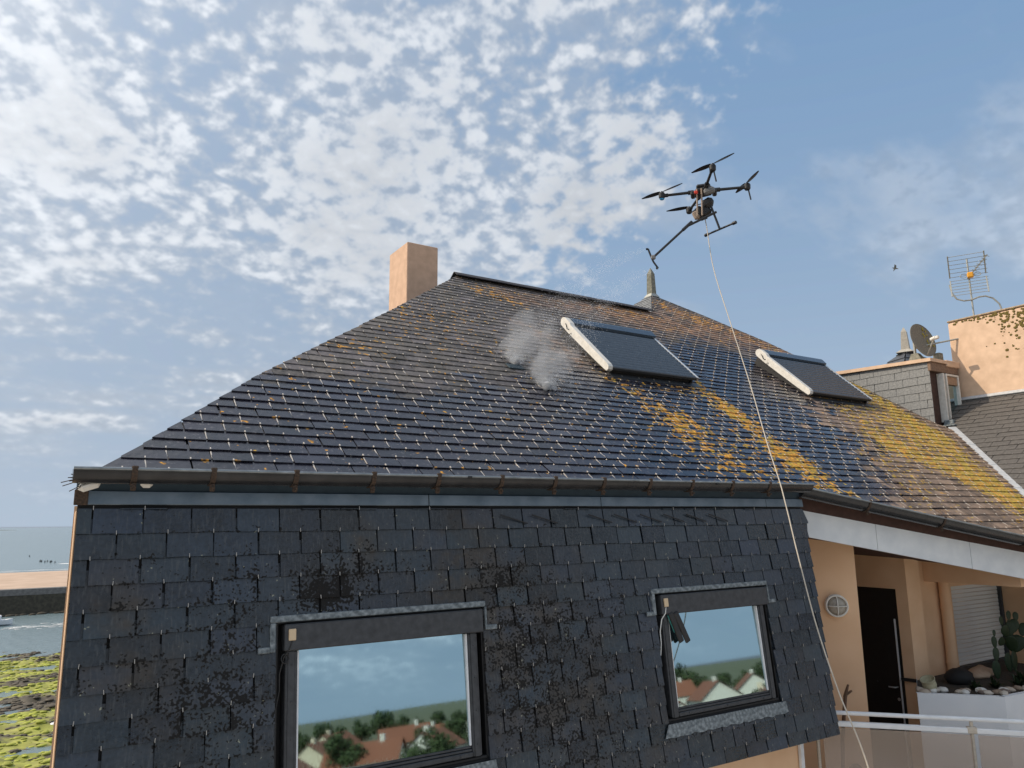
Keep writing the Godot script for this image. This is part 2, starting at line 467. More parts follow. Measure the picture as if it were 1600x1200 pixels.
func wall_slate_material() -> StandardMaterial3D:
	var W := 2048
	var Hh := 1024
	# black algae in blotches and brown run-off, where the cladding carries them
	var black := spread(W, Hh, WLO, WSZ, [
		[1.38, -0.42, 1.50, -0.36, 0.16, 0.62], [1.30, -0.52, 1.45, -0.55, 0.14, 0.60], [0.94, -0.3, 0.98, -0.5, 0.14, 0.34], [0.80, -0.55, 0.92, -0.9, 0.20, 0.40],
		[0.70, -1.05, 0.95, -1.15, 0.26, 0.46], [0.42, -0.35, 0.45, -0.7, 0.10, 0.30], [0.2, -0.8, 0.6, -0.9, 0.18, 0.16], [1.65, -0.3, 1.95, -0.38, 0.14, 0.34],
		[2.45, -0.6, 2.5, -1.2, 0.22, 0.42], [2.75, -0.9, 2.85, -1.5, 0.26, 0.52], [3.2, -1.0, 3.3, -1.6, 0.26, 0.44], [2.7, -0.4, 3.0, -0.7, 0.2, 0.30],
		[2.3, -0.4, 2.6, -0.45, 0.12, 0.34], [3.3, -0.5, 3.6, -0.75, 0.2, 0.28], [3.6, -1.5, 4.6, -1.65, 0.2, 0.22], [5.2, -0.9, 5.2, -1.5, 0.25, 0.12], [0.55, -0.25, 0.6, -0.3, 0.08, 0.3], [4.2, -0.45, 4.7, -0.45, 0.1, 0.2]])
	var brown := spread(W, Hh, WLO, WSZ, [
		[2.18, 0.0, 2.2, -0.4, 0.06, 0.8], [2.2, -0.4, 2.6, -1.2, 0.35, 0.55], [2.6, -0.6, 3.4, -1.6, 0.5, 0.6], [0.3, -0.7, 0.9, -1.2, 0.35, 0.55], [1.4, -0.3, 2.0, -0.4, 0.3, 0.4],
		[1.55, -0.12, 1.62, -0.3, 0.08, 0.6], [3.5, -1.2, 4.4, -1.7, 0.4, 0.3], [5.0, -0.9, 5.3, -1.5, 0.3, 0.35], [3.0, -0.3, 4.4, -0.5, 0.25, 0.2], [0.3, -0.45, 0.5, -0.6, 0.2, 0.35]])
	var nb := noise(53, 2.0, 4)
	var nf := noise(54, 34.0, 3)
	var nm := noise(56, 9.0, 4)
	var nl := noise(58, 46.0, 2)
	var nv := noise(60, 11.0, 3)
	var nd := noise(59, 42.0, 2)
	var f := func(j: int) -> PackedByteArray:
		var out := PackedByteArray()
		out.resize(W * 4)
		var s := WLO.y + (1.0 - (j + 0.5) / Hh) * WSZ.y
		var row := floori((s - WV) / WE)
		var inrow := (s - WV) / WE - row
		for i in W:
			var x := WLO.x + (i + 0.5) / W * WSZ.x
			var colm := floori(x / WW - 0.5 * (row & 1))
			var h1 := hash01(row, colm, 11)
			var h2 := hash01(row, colm, 12)
			var at := j * W + i
			var m := nm.get_noise_2d(x, s)
			var fine := nf.get_noise_2d(x, s)
			var b := nb.get_noise_2d(x, s)
			var tone := 0.48 + 1.0 * h1 + 0.45 * m + 0.40 * fine
			var r := 0.0185 * tone
			var g := 0.0285 * tone
			var bl := 0.041 * tone * (0.9 + 0.25 * h2)
			var bk := clampf(brown[at] * (0.55 + 0.9 * b + 0.7 * (h2 - 0.4) + 0.5 * m), 0.0, 0.9)
			r = lerpf(r, 0.033 * tone, bk); g = lerpf(g, 0.027 * tone, bk); bl = lerpf(bl, 0.021 * tone, bk)
			var rough := 0.29 + 0.12 * m + 0.20 * (h1 - 0.5) + 0.2 * bk
			var streak := nd.get_noise_2d(x * 1.6, s * 0.22)
			if streak > 0.25:
				var sk := clampf((streak - 0.25) * 0.9, 0.0, 0.3)
				r = lerpf(r, 0.10, sk); g = lerpf(g, 0.105, sk); bl = lerpf(bl, 0.105, sk)
			var inc := x / WW - 0.5 * (row & 1) - colm
			var ln := 0.42 + 0.50 * nl.get_noise_2d(x, s) + 0.40 * nv.get_noise_2d(x, s) + 0.16 * smoothstep(0.45, 0.0, inrow) + 0.10 * smoothstep(0.16, 0.0, minf(inc, 1.0 - inc))
			var k := smoothstep(0.0, 0.09, black[at] * 0.72 + ln - 0.93 + 0.14 * (h2 - 0.5))
			r = lerpf(r, 0.0048, k * 0.95); g = lerpf(g, 0.0042, k * 0.95); bl = lerpf(bl, 0.0038, k * 0.95)
			rough = lerpf(rough, 0.9, k)
			# small pale lichen spots
			if fine > 0.56 and m > 0.24 and h1 > 0.55:
				r = 0.30; g = 0.30; bl = 0.22; rough = 0.9
			out[i * 4] = enc(r); out[i * 4 + 1] = enc(g); out[i * 4 + 2] = enc(bl); out[i * 4 + 3] = int(clampf(rough, 0.15, 1.0) * 255.0)
		return out
	var data := rows_in_threads(Hh, f)
	return slate_material(ImageTexture.create_from_image(Image.create_from_data(W, Hh, false, Image.FORMAT_RGBA8, data)), 43, 0.09, 0.12)

# ---------------------------------------------------------------- slates
func area2(p: PackedVector2Array) -> float:
	var a := 0.0
	for i in p.size():
		a += p[i].cross(p[(i + 1) % p.size()])
	return a * 0.5

func ccw(p: PackedVector2Array) -> PackedVector2Array:
	if area2(p) < 0.0: p.reverse()
	return p

func in_frame(p: Vector3) -> bool:
	var q := cam.global_transform.affine_inverse() * p if cam.is_inside_tree() else cam.transform.affine_inverse() * p
	var k := tan(deg_to_rad(cam.fov * 0.5)) * -q.z
	return q.z < -0.1 and abs(q.y) < k * 1.03 and abs(q.x) < k * 1.333 * 1.03

# lays courses of slates on the face f (u along, v up the slope, third axis outwards) inside an outline; the 'most' largest in view are pieces of their own
func lay_slates(p: Node, outline: PackedVector2Array, holes: Array, f: Transform3D, w: float, e: float, vs: float, rows: int, u_lo: float, u_hi: float, mat: Material, lo: Vector2, sz: Vector2, most: int, clip_mat: Material, clip: Vector3, line_below: float, gap := 0.0026, th := 0.0062, wobble := 0.008) -> void:
	var slope := (th + 0.0005) / e
	var all := []
	var clips := MB.new()
	outline = ccw(outline)
	for r in rows:
		var v0 := vs + r * e
		var c0 := floori(u_lo / w) - 1
		var c1 := ceili(u_hi / w) + 1
		for c in range(c0, c1):
			var u0 := (c + 0.5 * (r & 1)) * w + rng.randf_range(-0.004, 0.004)
			var a := v0 + rng.randf_range(-0.0022, 0.0022)
			var b := a + rng.randf_range(-0.0022, 0.0022)
			var g := gap * rng.randf_range(0.7, 1.3)
			var l := e * 1.6
			var q := PackedVector2Array([Vector2(u0 + g, a), Vector2(u0 + w * rng.randf_range(0.2, 0.4), lerpf(a, b, 0.3) + rng.randf_range(-0.001, 0.0022)), Vector2(u0 + w * rng.randf_range(0.55, 0.8), lerpf(a, b, 0.7) + rng.randf_range(-0.001, 0.0022)), Vector2(u0 + w - g, b), Vector2(u0 + w - g, v0 + l), Vector2(u0 + g, v0 + l)])
			var h0 := th * 2.5 + rng.randf_range(-0.0012, 0.0016)
			var cross := rng.randf_range(-wobble, wobble)
			var tilt := slope * rng.randf_range(0.93, 1.12 + wobble * 6.0)
			var got := Geometry2D.intersect_polygons(q, outline)
			for h in holes:
				var next: Array[PackedVector2Array] = []
				for y in got: next.append_array(Geometry2D.clip_polygons(y, h))
				got = next
			for y in got:
				y = ccw(y)
				if y.size() < 3 or area2(y) < 0.0006: continue
				var ctr := Vector2.ZERO
				var vmin := 1e9
				for z in y:
					ctr += z / y.size(); vmin = minf(vmin, z.y)
				if vmin > v0 + e * 0.92: continue
				var pos := f * Vector3(ctr.x, ctr.y, 0)
				var score := area2(y) / pos.distance_squared_to(eye) * (1.0 if in_frame(pos) else 0.001)
				all.append([score, y, h0, tilt, cross, v0, u0 + w * 0.5])
			# the steel hook that holds the slate's lower edge
			var um := u0 + w * 0.5 + rng.randf_range(-0.004, 0.004)
			var at := Vector2(um, a + 0.004)
			var ok := Geometry2D.is_point_in_polygon(at, outline)
			for h in holes: ok = ok and not Geometry2D.is_point_in_polygon(at, h)
			if ok:
				clips.box(f * Vector3(um, a + clip.y * 0.28, h0 + clip.z * 0.5 + 0.0005), clip, f.basis * Basis(Vector3(0, 0, 1), rng.randf_range(-0.12, 0.12)))
				if v0 < line_below and rng.randf() < 0.8:
					clips.box(f * Vector3(um, v0 - e * 0.45, h0 - th - slope * e * 0.5 + 0.0036), Vector3(0.0062, e * rng.randf_range(0.6, 0.85), 0.006), f.basis)
	all.sort_custom(func(x, y): return x[0] > y[0])
	var rest := MB.new()
	for i in all.size():
		var d: Array = all[i]
		var mb: MB = MB.new() if i < most else rest
		mb.slab(d[1], f, d[2], d[3], d[4], th, lo, sz, d[5], d[6])
		if i < most: part(p, "slate", mb, mat)
	if all.size() > most and rest.v.size() > 0: part(p, "slates", rest, mat, "stuff")
	if clips.v.size() > 0: part(p, "slate_hooks", clips, clip_mat, "stuff")

# ---------------------------------------------------------------- house pieces
const TA := 0.706
var roof_f: Transform3D
var wall_f: Transform3D

func roof_pt(x: float, s: float, h := 0.0) -> Vector3:
	return roof_f * Vector3(x, s, h)

func wall_pt(x: float, v: float, h := 0.0) -> Vector3:
	return wall_f * Vector3(x, v, h)

func half_pipe(mb: MB, a: Vector3, b: Vector3, r: float, outward: Vector3, th := 0.004) -> void:
	var d := (b - a).normalized()
	var o := (outward - d * outward.dot(d)).normalized()
	var up := d.cross(o) if d.cross(o).y > 0 else o.cross(d)
	var n := 12
	for k in n:
		var q := []
		for w in [k, k + 1]:
			var t: float = PI + PI * w / n
			q.append(o * cos(t) + up * sin(t))
		for side in 2:
			var rr: float = r if side == 0 else r - th
			var p := [a + q[0] * rr, a + q[1] * rr, b + q[1] * rr, b + q[0] * rr]
			var nn := [q[0], q[1], q[1], q[0]]
			if side == 1: nn = [-q[0], -q[1], -q[1], -q[0]]
			if (p[1] - p[0]).cross(p[2] - p[0]).dot(nn[0]) < 0.0:
				mb.stri(p[0], p[2], p[1], nn[0], nn[2], nn[1]); mb.stri(p[0], p[3], p[2], nn[0], nn[3], nn[2])
			else:
				mb.stri(p[0], p[1], p[2], nn[0], nn[1], nn[2]); mb.stri(p[0], p[2], p[3], nn[0], nn[2], nn[3])
	mb.tube([a - o * r, b - o * r], 0.004, 6)

func half_disc(mb: MB, c: Vector3, d: Vector3, r: float, outward: Vector3) -> void:
	var o := (outward - d * outward.dot(d)).normalized()
	var up := d.cross(o) if d.cross(o).y > 0 else o.cross(d)
	for k in 12:
		var t0 := PI + PI * k / 12
		var t1 := PI + PI * (k + 1) / 12
		mb.tri(c, c + (o * cos(t0) + up * sin(t0)) * r, c + (o * cos(t1) + up * sin(t1)) * r)

func gutter_bracket(mb: MB, c: Vector3, d: Vector3, r: float, outward: Vector3, w := 0.026) -> void:
	var o := (outward - d * outward.dot(d)).normalized()
	var up := d.cross(o) if d.cross(o).y > 0 else o.cross(d)
	var rr := r + 0.004
	for k in 7:
		var t0 := TAU - PI * 0.62 * k / 7
		var t1 := TAU - PI * 0.62 * (k + 1) / 7
		mb.beam(c + (o * cos(t0) + up * sin(t0)) * rr, c + (o * cos(t1) + up * sin(t1)) * rr, w, 0.006, d.cross(o * -sin(t0) + up * cos(t0)))
	mb.box(c + o * (r + 0.001) + up * 0.008, Vector3(w * 1.15, 0.020, 0.016), Basis(d, up, d.cross(up)), 0.004)
	mb.box(c + o * (r * 0.62) - up * (r + 0.016), Vector3(w * 0.95, 0.038, 0.022), Basis(d, up, d.cross(up)), 0.005)
	mb.tube([c + o * (r * 0.75) - up * (r + 0.016), c + o * (r * 0.75 + 0.02) - up * (r + 0.016)], 0.006, 6)

func wbox(mb: MB, u0: float, u1: float, v0: float, v1: float, n0: float, n1: float, bev := 0.0) -> void:
	mb.box(wall_pt((u0 + u1) * 0.5, (v0 + v1) * 0.5, (n0 + n1) * 0.5), Vector3(u1 - u0, v1 - v0, n1 - n0), wall_f.basis, bev)

func roof_window(house: Node, u0: float, u1: float, v0: float, v1: float, extra: bool) -> void:
	var w := holder(house, "roof_window")
	var mb := MB.new()
	# dark well of the opening
	wbox(mb, u0 - 0.005, u0 + 0.012, v0, v1, -0.16, 0.006); wbox(mb, u1 - 0.012, u1 + 0.005, v0, v1, -0.16, 0.006)
	wbox(mb, u0 + 0.012, u1 - 0.012, v1 - 0.012, v1, -0.16, 0.006); wbox(mb, u0 + 0.012, u1 - 0.012, v0, v0 + 0.012, -0.16, 0.004)
	wbox(mb, u0 + 0.0125, u1 - 0.0125, v0 + 0.0125, v1 - 0.0125, -0.115, -0.085)
	part(w, "lining", mb, M.black_sheet)
	# lead dressing round the head and upper corners
	mb = MB.new()
	wbox(mb, u0 - 0.035, u1 + 0.012, v1 - 0.004, v1 + 0.030, 0.002, 0.040, 0.004)
	wbox(mb, u0 - 0.034, u0 - 0.006, v1 - 0.150, v1 - 0.004, 0.004, 0.037, 0.004)
	wbox(mb, u0 - 0.095, u0 - 0.034, v1 - 0.152, v1 - 0.122, 0.020, 0.037, 0.004)
	wbox(mb, u1 + 0.006, u1 + 0.020, v1 - 0.140, v1 - 0.004, 0.004, 0.039, 0.004)
	wbox(mb, u1 + 0.020, u1 + 0.090, v1 - 0.140, v1 - 0.112, 0.020, 0.037, 0.004)
	part(w, "flashing", mb, M.lead)
	var fu0 := u0 + 0.050
	var fu1 := u1 - 0.048
	mb = MB.new()
	wbox(mb, fu0 - 0.012, fu1 + 0.036, v1 - 0.150, v1 - 0.016, -0.03, 0.048, 0.006)
	part(w, "hood", mb, M.window_metal)
	for s in [[fu0, fu0 + 0.062], [fu1 - 0.062, fu1]]:
		mb = MB.new()
		wbox(mb, s[0], s[1], v0 + 0.035, v1 - 0.152, -0.06, 0.022, 0.005)
		wbox(mb, s[0] + 0.012, s[1] - 0.016, v0 + 0.035, v1 - 0.152, 0.022, 0.028, 0.002)
		for k in 4:
			mb.lathe([Vector2(0.005, 0), Vector2(0.004, 0.003), Vector2(0.0, 0.004)], wall_pt((s[0] + s[1]) * 0.5, lerpf(v0 + 0.1, v1 - 0.22, k / 3.0), 0.028), wall_f.basis * Basis(Vector3(1, 0, 0), PI / 2), 8)
		part(w, "side_frame", mb, M.window_metal)
	mb = MB.new()
	wbox(mb, fu0 + 0.063, fu1 - 0.063, v0 + 0.035, v0 + 0.062, -0.06, 0.024, 0.004)
	wbox(mb, fu0 + 0.063, fu1 - 0.063, v0 + 0.064, v0 + 0.078, -0.06, 0.016, 0.003)
	wbox(mb, fu0 + 0.063, fu1 - 0.063, v0 + 0.080, v0 + 0.094, -0.06, 0.009, 0.003)
	for k in 3:
		mb.lathe([Vector2(0.008, 0), Vector2(0.008, 0.004), Vector2(0.0, 0.006)], wall_pt(lerpf(fu0 + 0.16, fu1 - 0.14, k / 2.0), v0 + 0.050, 0.024), wall_f.basis * Basis(Vector3(1, 0, 0), PI / 2), 10)
	part(w, "bottom_frame", mb, M.window_metal)
	for s in [[fu0 + 0.0625, fu0 + 0.074], [fu1 - 0.076, fu1 - 0.0625]]:
		mb = MB.new()
		wbox(mb, s[0], s[1], v0 + 0.0945, v1 - 0.1525, -0.03, 0.013, 0.003)
		part(w, "gasket", mb, M.white_paint)
	mb = MB.new()
	mb.box(wall_pt((fu0 + fu1 - 0.002) * 0.5, (v0 + v1 - 0.058) * 0.5, -0.005), Vector3(fu1 - fu0 - 0.151, v1 - v0 - 0.247, 0.006), wall_f.basis * Basis(Vector3(1, 0, 0), deg_to_rad(-1.3)))
	part(w, "pane", mb, M.pane)
	# roller blind cassette behind the glass
	mb = MB.new()
	wbox(mb, fu0 + 0.076, fu1 - 0.08, v1 - 0.212, v1 - 0.154, -0.075, -0.020, 0.006)
	wbox(mb, fu0 + 0.076, fu1 - 0.11, v1 - 0.232, v1 - 0.220, -0.065, -0.020, 0.003)
	part(w, "blind_cassette", mb, M.white_paint)
	mb = MB.new()
	wbox(mb, fu0 + 0.076, fu1 - 0.08, v0 + 0.096, v1 - 0.236, -0.056, -0.050)
	part(w, "blind", mb, worn(187, lin(0.20, 0.235, 0.24), lin(0.28, 0.31, 0.31), 0.9, 3.0))
	mb = MB.new()
	wbox(mb, fu0 + 0.006, fu0 + 0.044, v1 - 0.098, v1 - 0.040, 0.048, 0.060, 0.003)
	part(w, "sensor", mb, M.cream_plastic)
	mb = MB.new()
	var c := [wall_pt(fu0 + 0.026, v1 - 0.098, 0.046), wall_pt(fu0 + 0.012, v1 - 0.14, 0.05), wall_pt(fu0 - 0.012, v1 - 0.18, 0.03), wall_pt(fu0 - 0.03, v1 - 0.26, 0.02), wall_pt(fu0 - 0.028, v1 - 0.34, 0.015), wall_pt(fu0 - 0.042, v1 - 0.42, 0.012)]
	mb.tube(c, 0.0038, 6)
	if not extra:
		var ring := []
		for k in 11: ring.append(wall_pt(fu0 - 0.006 + 0.020 * cos(TAU * k / 10), v1 - 0.185 + 0.024 * sin(TAU * k / 10), 0.034))
		mb.tube(ring, 0.003, 5, false)
	part(w, "cable", mb, M.white_plastic if extra else M.black_plastic)
	# apron below the sill
	mb = MB.new()
	var q := PackedVector2Array()
	var un := 28
	for k in un + 1: q.append(Vector2(lerpf(u0 - 0.05, u1 + 0.045, float(k) / un), v0 - 0.082 + (0.006 * sin(k * 2.3) + rng.randf_range(-0.003, 0.003))))
	q.append(Vector2(u1 + 0.03, v0 + 0.002)); q.append(Vector2(u0 - 0.01, v0 + 0.002))
	mb.slab(q, wall_f, 0.038, 0.0, 0.0, 0.004, Vector2.ZERO, Vector2.ONE, 0, 0)
	part(w, "apron", mb, M.lead)
	mb = MB.new()
	wbox(mb, u0 + 0.012, u1 - 0.012, v0 + 0.012, v0 + 0.03, -0.05, 0.012, 0.004)
	part(w, "sill", mb, M.black_sheet)
	if extra:
		for k in 2:
			mb = MB.new()
			var a := wall_pt(fu0 + 0.06 + k * 0.045, v1 - 0.14, 0.046 + k * 0.004)
			var b := wall_pt(fu0 + 0.135 + k * 0.060, v1 - 0.345 - 0.005 * k, 0.050 + k * 0.004)
			mb.beam(a, b, 0.046, 0.020, wall_f.basis.z, 0.006)
			part(w, "opener_arm", mb, M.black_plastic)
		mb = MB.new()
		mb.beam(wall_pt(fu0 + 0.058, v1 - 0.15, 0.040), wall_pt(fu0 + 0.105, v1 - 0.27, 0.040), 0.05, 0.008, wall_f.basis.z, 0.003)
		part(w, "opener_plate", mb, M.teal)

func shutter_window(house: Node, x0: float, x1: float, s0: float, s1: float) -> void:
	# an external roller shutter on a roof window: it stands off the slope, more at the head
	var w := holder(house, "shuttered_roof_window")
	var h0 := 0.082
	var h1 := 0.205
	var lift := (h1 - h0) / (s1 - s0)
	var at := func(x: float, s: float, h: float) -> Vector3: return roof_pt(x, s, h0 + lift * (s - s0) + h)
	var sd: Vector3 = (at.call(x0, s1, 0.0) - at.call(x0, s0, 0.0)).normalized()
	var bs := Basis(Vector3(1, 0, 0), sd, Vector3(1, 0, 0).cross(sd))
	var L: float = at.call(x0, s1, 0.0).distance_to(at.call(x0, s0, 0.0))
	var o: Vector3 = at.call(x0, s0, 0.0)
	var f := Transform3D(bs, o)
	var mb := MB.new()
	# curb that carries it, down to the slates
	for k in [[x0 + 0.05, x0 + 0.075], [x1 - 0.075, x1 - 0.05]]:
		var p := []
		for h in [0.0, 1.0]:
			for q in [[k[0], s0 + 0.03], [k[1], s0 + 0.03], [k[1], s1], [k[0], s1]]:
				p.append(at.call(q[0], q[1], -0.012) if h > 0.5 else roof_pt(q[0], q[1], 0.0))
		mb.hexa(p)
	var p2 := []
	for h in [0.0, 1.0]:
		for q in [[x0 + 0.076, s0 + 0.05], [x1 - 0.076, s0 + 0.05], [x1 - 0.076, s0 + 0.08], [x0 + 0.076, s0 + 0.08]]:
			p2.append(at.call(q[0], q[1], -0.02) if h > 0.5 else roof_pt(q[0], q[1], 0.0))
	mb.hexa(p2)
	part(w, "curb", mb, M.black_sheet)
	# white cheek rail on the weather side, with a rounded head
	mb = MB.new()
	var out := PackedVector2Array()
	for k in 9: out.append(Vector2(L - 0.05 + 0.062 * sin(PI * k / 8), -0.004 - 0.052 * cos(PI * k / 8)))
	out.append(Vector2(L - 0.16, 0.047)); out.append(Vector2(L - 0.20, 0.030)); out.append(Vector2(0.05, 0.030)); out.append(Vector2(0.015, 0.020)); out.append(Vector2(0.0, -0.01)); out.append(Vector2(0.015, -0.040)); out.append(Vector2(0.2, -0.050)); out.append(Vector2(L - 0.22, -0.062))
	var side := Transform3D(Basis(bs.y, bs.z, bs.x), o)
	mb.slab(ccw(out), side, 0.045, 0, 0, 0.06, Vector2.ZERO, Vector2.ONE, 0, 0)
	part(w, "side_rail", mb, M.aged_white)
	mb = MB.new()
	mb.tube([f * Vector3(-0.018, L - 0.20, -0.02), f * Vector3(-0.026, L - 0.17, -0.03), f * Vector3(-0.022, L - 0.13, -0.005), f * Vector3(-0.018, L - 0.10, 0.0)], 0.005, 6)
	mb.tube([f * Vector3(-0.018, L - 0.27, -0.03), f * Vector3(-0.028, L - 0.26, -0.05), f * Vector3(-0.022, L - 0.29, -0.08)], 0.004, 6)
	part(w, "clip", mb, M.black_plastic)
	mb = MB.new()
	mb.box(f * Vector3(x1 - x0 - 0.015, L * 0.46, 0.0), Vector3(0.03, L * 0.92, 0.05), bs, 0.006)
	part(w, "side_rail", mb, M.alu)
	# the slats
	var n := 15
	var l2 := L - 0.16
	for k in n:
		mb = MB.new()
		var y0 := 0.03 + (l2 - 0.03) * k / n
		var y1 := 0.03 + (l2 - 0.03) * (k + 1) / n - 0.014
		var st := 4
		for i in st:
			var a0 := float(i) / st
			var a1 := float(i + 1) / st
			var z0 := 0.004 + 0.016 * sin(PI * a0)
			var z1 := 0.004 + 0.016 * sin(PI * a1)
			mb.quad(f * Vector3(0.046, lerpf(y0, y1, a0), z0), f * Vector3(x1 - x0 - 0.031, lerpf(y0, y1, a0), z0), f * Vector3(x1 - x0 - 0.031, lerpf(y0, y1, a1), z1), f * Vector3(0.046, lerpf(y0, y1, a1), z1))
		mb.quad(f * Vector3(0.046, y0, -0.004), f * Vector3(x1 - x0 - 0.031, y0, -0.004), f * Vector3(x1 - x0 - 0.031, y0, 0.004), f * Vector3(0.046, y0, 0.004))
		part(w, "slat", mb, M.shutter_blue)
	mb = MB.new()
	mb.box(f * Vector3((x1 - x0) * 0.5 + 0.01, L * 0.46, -0.012), Vector3(x1 - x0 - 0.08, L * 0.9, 0.012), bs)
	part(w, "slat_backing", mb, M.black_sheet)
	mb = MB.new()
	mb.box(f * Vector3((x1 - x0) * 0.5 + 0.008, 0.012, 0.0), Vector3(x1 - x0 - 0.075, 0.034, 0.04), bs, 0.008)
	part(w, "bottom_bar", mb, M.dark_grey)
	# rounded roller box across the head
	mb = MB.new()
	var hd := PackedVector2Array()
	for k in 9: hd.append(Vector2(L - 0.06 + 0.055 * sin(PI * k / 8), 0.004 - 0.052 * cos(PI * k / 8)))
	hd.append(Vector2(L - 0.155, 0.046)); hd.append(Vector2(L - 0.155, 0.0)); hd.append(Vector2(L - 0.12, -0.048))
	mb.slab(ccw(hd), Transform3D(Basis(bs.y, bs.z, bs.x), o), x1 - x0, 0, 0, x1 - x0 - 0.046, Vector2.ZERO, Vector2.ONE, 0, 0)
	part(w, "roller_box", mb, M.shutter_blue)
	mb = MB.new()
	mb.box(roof_pt((x0 + x1) * 0.5 + 0.02, s0 - 0.03, 0.018), Vector3(x1 - x0, 0.10, 0.006), roof_f.basis)
	part(w, "flashing", mb, M.dark_grey)

func quad_strip(mb: MB, a: Array, b: Array) -> void:
	for i in a.size() - 1: mb.quad(a[i], a[i + 1], b[i + 1], b[i])

func materials() -> void:
	M.grain = grey(71, 512, 0.05, 5)
	M.render_pink = worn(72, lin(0.74, 0.47, 0.28), lin(0.82, 0.55, 0.35), 0.9, 0.55, 0.05)
	M.render_weathered = worn(73, lin(0.60, 0.42, 0.29), lin(0.78, 0.56, 0.40), 0.92, 0.8, 0.06)
	M.chimney = worn(74, lin(0.54, 0.355, 0.245), lin(0.68, 0.455, 0.32), 0.92, 1.1, 0.04)
	M.planter_white = worn(75, lin(0.66, 0.68, 0.70), lin(0.76, 0.77, 0.78), 0.85, 0.7, 0.04)
	M.zinc = worn(76, lin(0.10, 0.135, 0.165), lin(0.17, 0.205, 0.235), 0.42, 1.4, 0.0, 0.55)
	M.lip_highlight = worn(185, lin(0.16, 0.18, 0.19), lin(0.34, 0.37, 0.39), 0.35, 2.0, 0.0, 0.5)  # pale tone paints the highlight along the gutter lips
	M.zinc_dark = worn(77, lin(0.018, 0.035, 0.048), lin(0.035, 0.058, 0.075), 0.66, 1.6, 0.0, 0.2)
	M.gutter = worn(78, lin(0.014, 0.0145, 0.016), lin(0.042, 0.042, 0.044), 0.24, 1.2, 0.0, 0.2)
	M.gutter_black = worn(79, lin(0.010, 0.011, 0.013), lin(0.030, 0.033, 0.037), 0.25, 2.0, 0.0, 0.0)
	M.rust = worn(80, lin(0.022, 0.016, 0.012), lin(0.12, 0.070, 0.042), 0.85, 9.0, 0.05, 0.0, 0.03)
	M.lead = worn(81, lin(0.05, 0.065, 0.075), lin(0.36, 0.40, 0.42), 0.6, 3.2, 0.05, 0.1, 0.03)
	M.window_metal = worn(82, lin(0.030, 0.032, 0.036), lin(0.062, 0.066, 0.072), 0.5, 3.0, 0.01, 0.15)
	M.black_sheet = plain(lin(0.010, 0.010, 0.011), 0.6)
	M.black_plastic = plain(lin(0.012, 0.012, 0.013), 0.42)
	M.black_door = worn(83, lin(0.006, 0.006, 0.0065), lin(0.012, 0.012, 0.013), 0.5, 2.0, 0.01)
	M.white_paint = worn(84, lin(0.62, 0.64, 0.66), lin(0.80, 0.81, 0.82), 0.5, 1.6, 0.0)
	M.white_plastic = plain(lin(0.70, 0.70, 0.68), 0.45)
	M.aged_white = worn(85, lin(0.62, 0.59, 0.53), lin(0.80, 0.78, 0.73), 0.55, 2.2, 0.0)
	M.cream_plastic = plain(lin(0.62, 0.47, 0.30), 0.5)
	M.teal = plain(lin(0.01, 0.16, 0.15), 0.3)
	M.alu = plain(lin(0.50, 0.52, 0.54), 0.38, 0.7)
	M.hook = worn(180, lin(0.22, 0.21, 0.20), lin(0.66, 0.63, 0.58), 0.45, 30.0, 0.0, 0.5, 0.05)
	M.steel = worn(181, lin(0.42, 0.37, 0.32), lin(0.88, 0.82, 0.74), 0.45, 25.0, 0.0, 0.2, 0.05)
	M.dark_grey = plain(lin(0.03, 0.033, 0.037), 0.42)
	M.shutter_blue = worn(86, lin(0.075, 0.10, 0.13), lin(0.11, 0.14, 0.175), 0.26, 2.5, 0.0, 0.35)
	M.fascia_white = worn(87, lin(0.62, 0.66, 0.70), lin(0.78, 0.81, 0.83), 0.55, 0.9, 0.01)
	M.brown_board = worn(88, lin(0.040, 0.018, 0.013), lin(0.085, 0.038, 0.028), 0.7, 2.5, 0.03)
	M.stone_finial = worn(89, lin(0.11, 0.11, 0.085), lin(0.30, 0.29, 0.24), 0.9, 3.5, 0.06)
	M.underlay = plain(lin(0.012, 0.012, 0.013), 0.9)
	M.carbon = plain(lin(0.012, 0.012, 0.013), 0.38)
	M.drone_grey = plain(lin(0.16, 0.16, 0.16), 0.5)
	M.drone_dark = plain(lin(0.012, 0.0115, 0.012), 0.45)
	M.red = plain(lin(0.62, 0.045, 0.02), 0.4)
	M.blue_led = plain(lin(0.03, 0.30, 0.62), 0.35)
	M.hose = worn(90, lin(0.42, 0.37, 0.30), lin(0.58, 0.52, 0.44), 0.7, 8.0)
	M.tan_tube = plain(lin(0.30, 0.22, 0.16), 0.45)
	M.galv = worn(91, lin(0.30, 0.30, 0.27), lin(0.48, 0.48, 0.44), 0.5, 6.0, 0.0, 0.4)
	M.orange_plastic = plain(lin(0.78, 0.36, 0.03), 0.45)
	M.dish = worn(92, lin(0.12, 0.11, 0.09), lin(0.28, 0.26, 0.21), 0.75, 5.0, 0.02, 0.0, 0.03)
	M.valley = worn(93, lin(0.34, 0.37, 0.40), lin(0.62, 0.64, 0.66), 0.5, 2.5, 0.02, 0.15)
	var p := plain(lin(0.42, 0.56, 0.60, 0.46), 0.06, 1.0)
	p.transparency = BaseMaterial3D.TRANSPARENCY_ALPHA
	p.roughness_texture = grey(95, 512, 0.06, 5)
	p.roughness = 0.05
	p.uv1_triplanar = true; p.uv1_world_triplanar = true
	p.uv1_scale = Vector3(2.6, 0.9, 2.6)
	M.pane = p
	var g := plain(lin(0.42, 0.33, 0.27, 0.45), 0.08)
	g.transparency = BaseMaterial3D.TRANSPARENCY_ALPHA
	M.smoked = g
	M.roof_slate = roof_material()
	M.wall_slate = wall_slate_material()
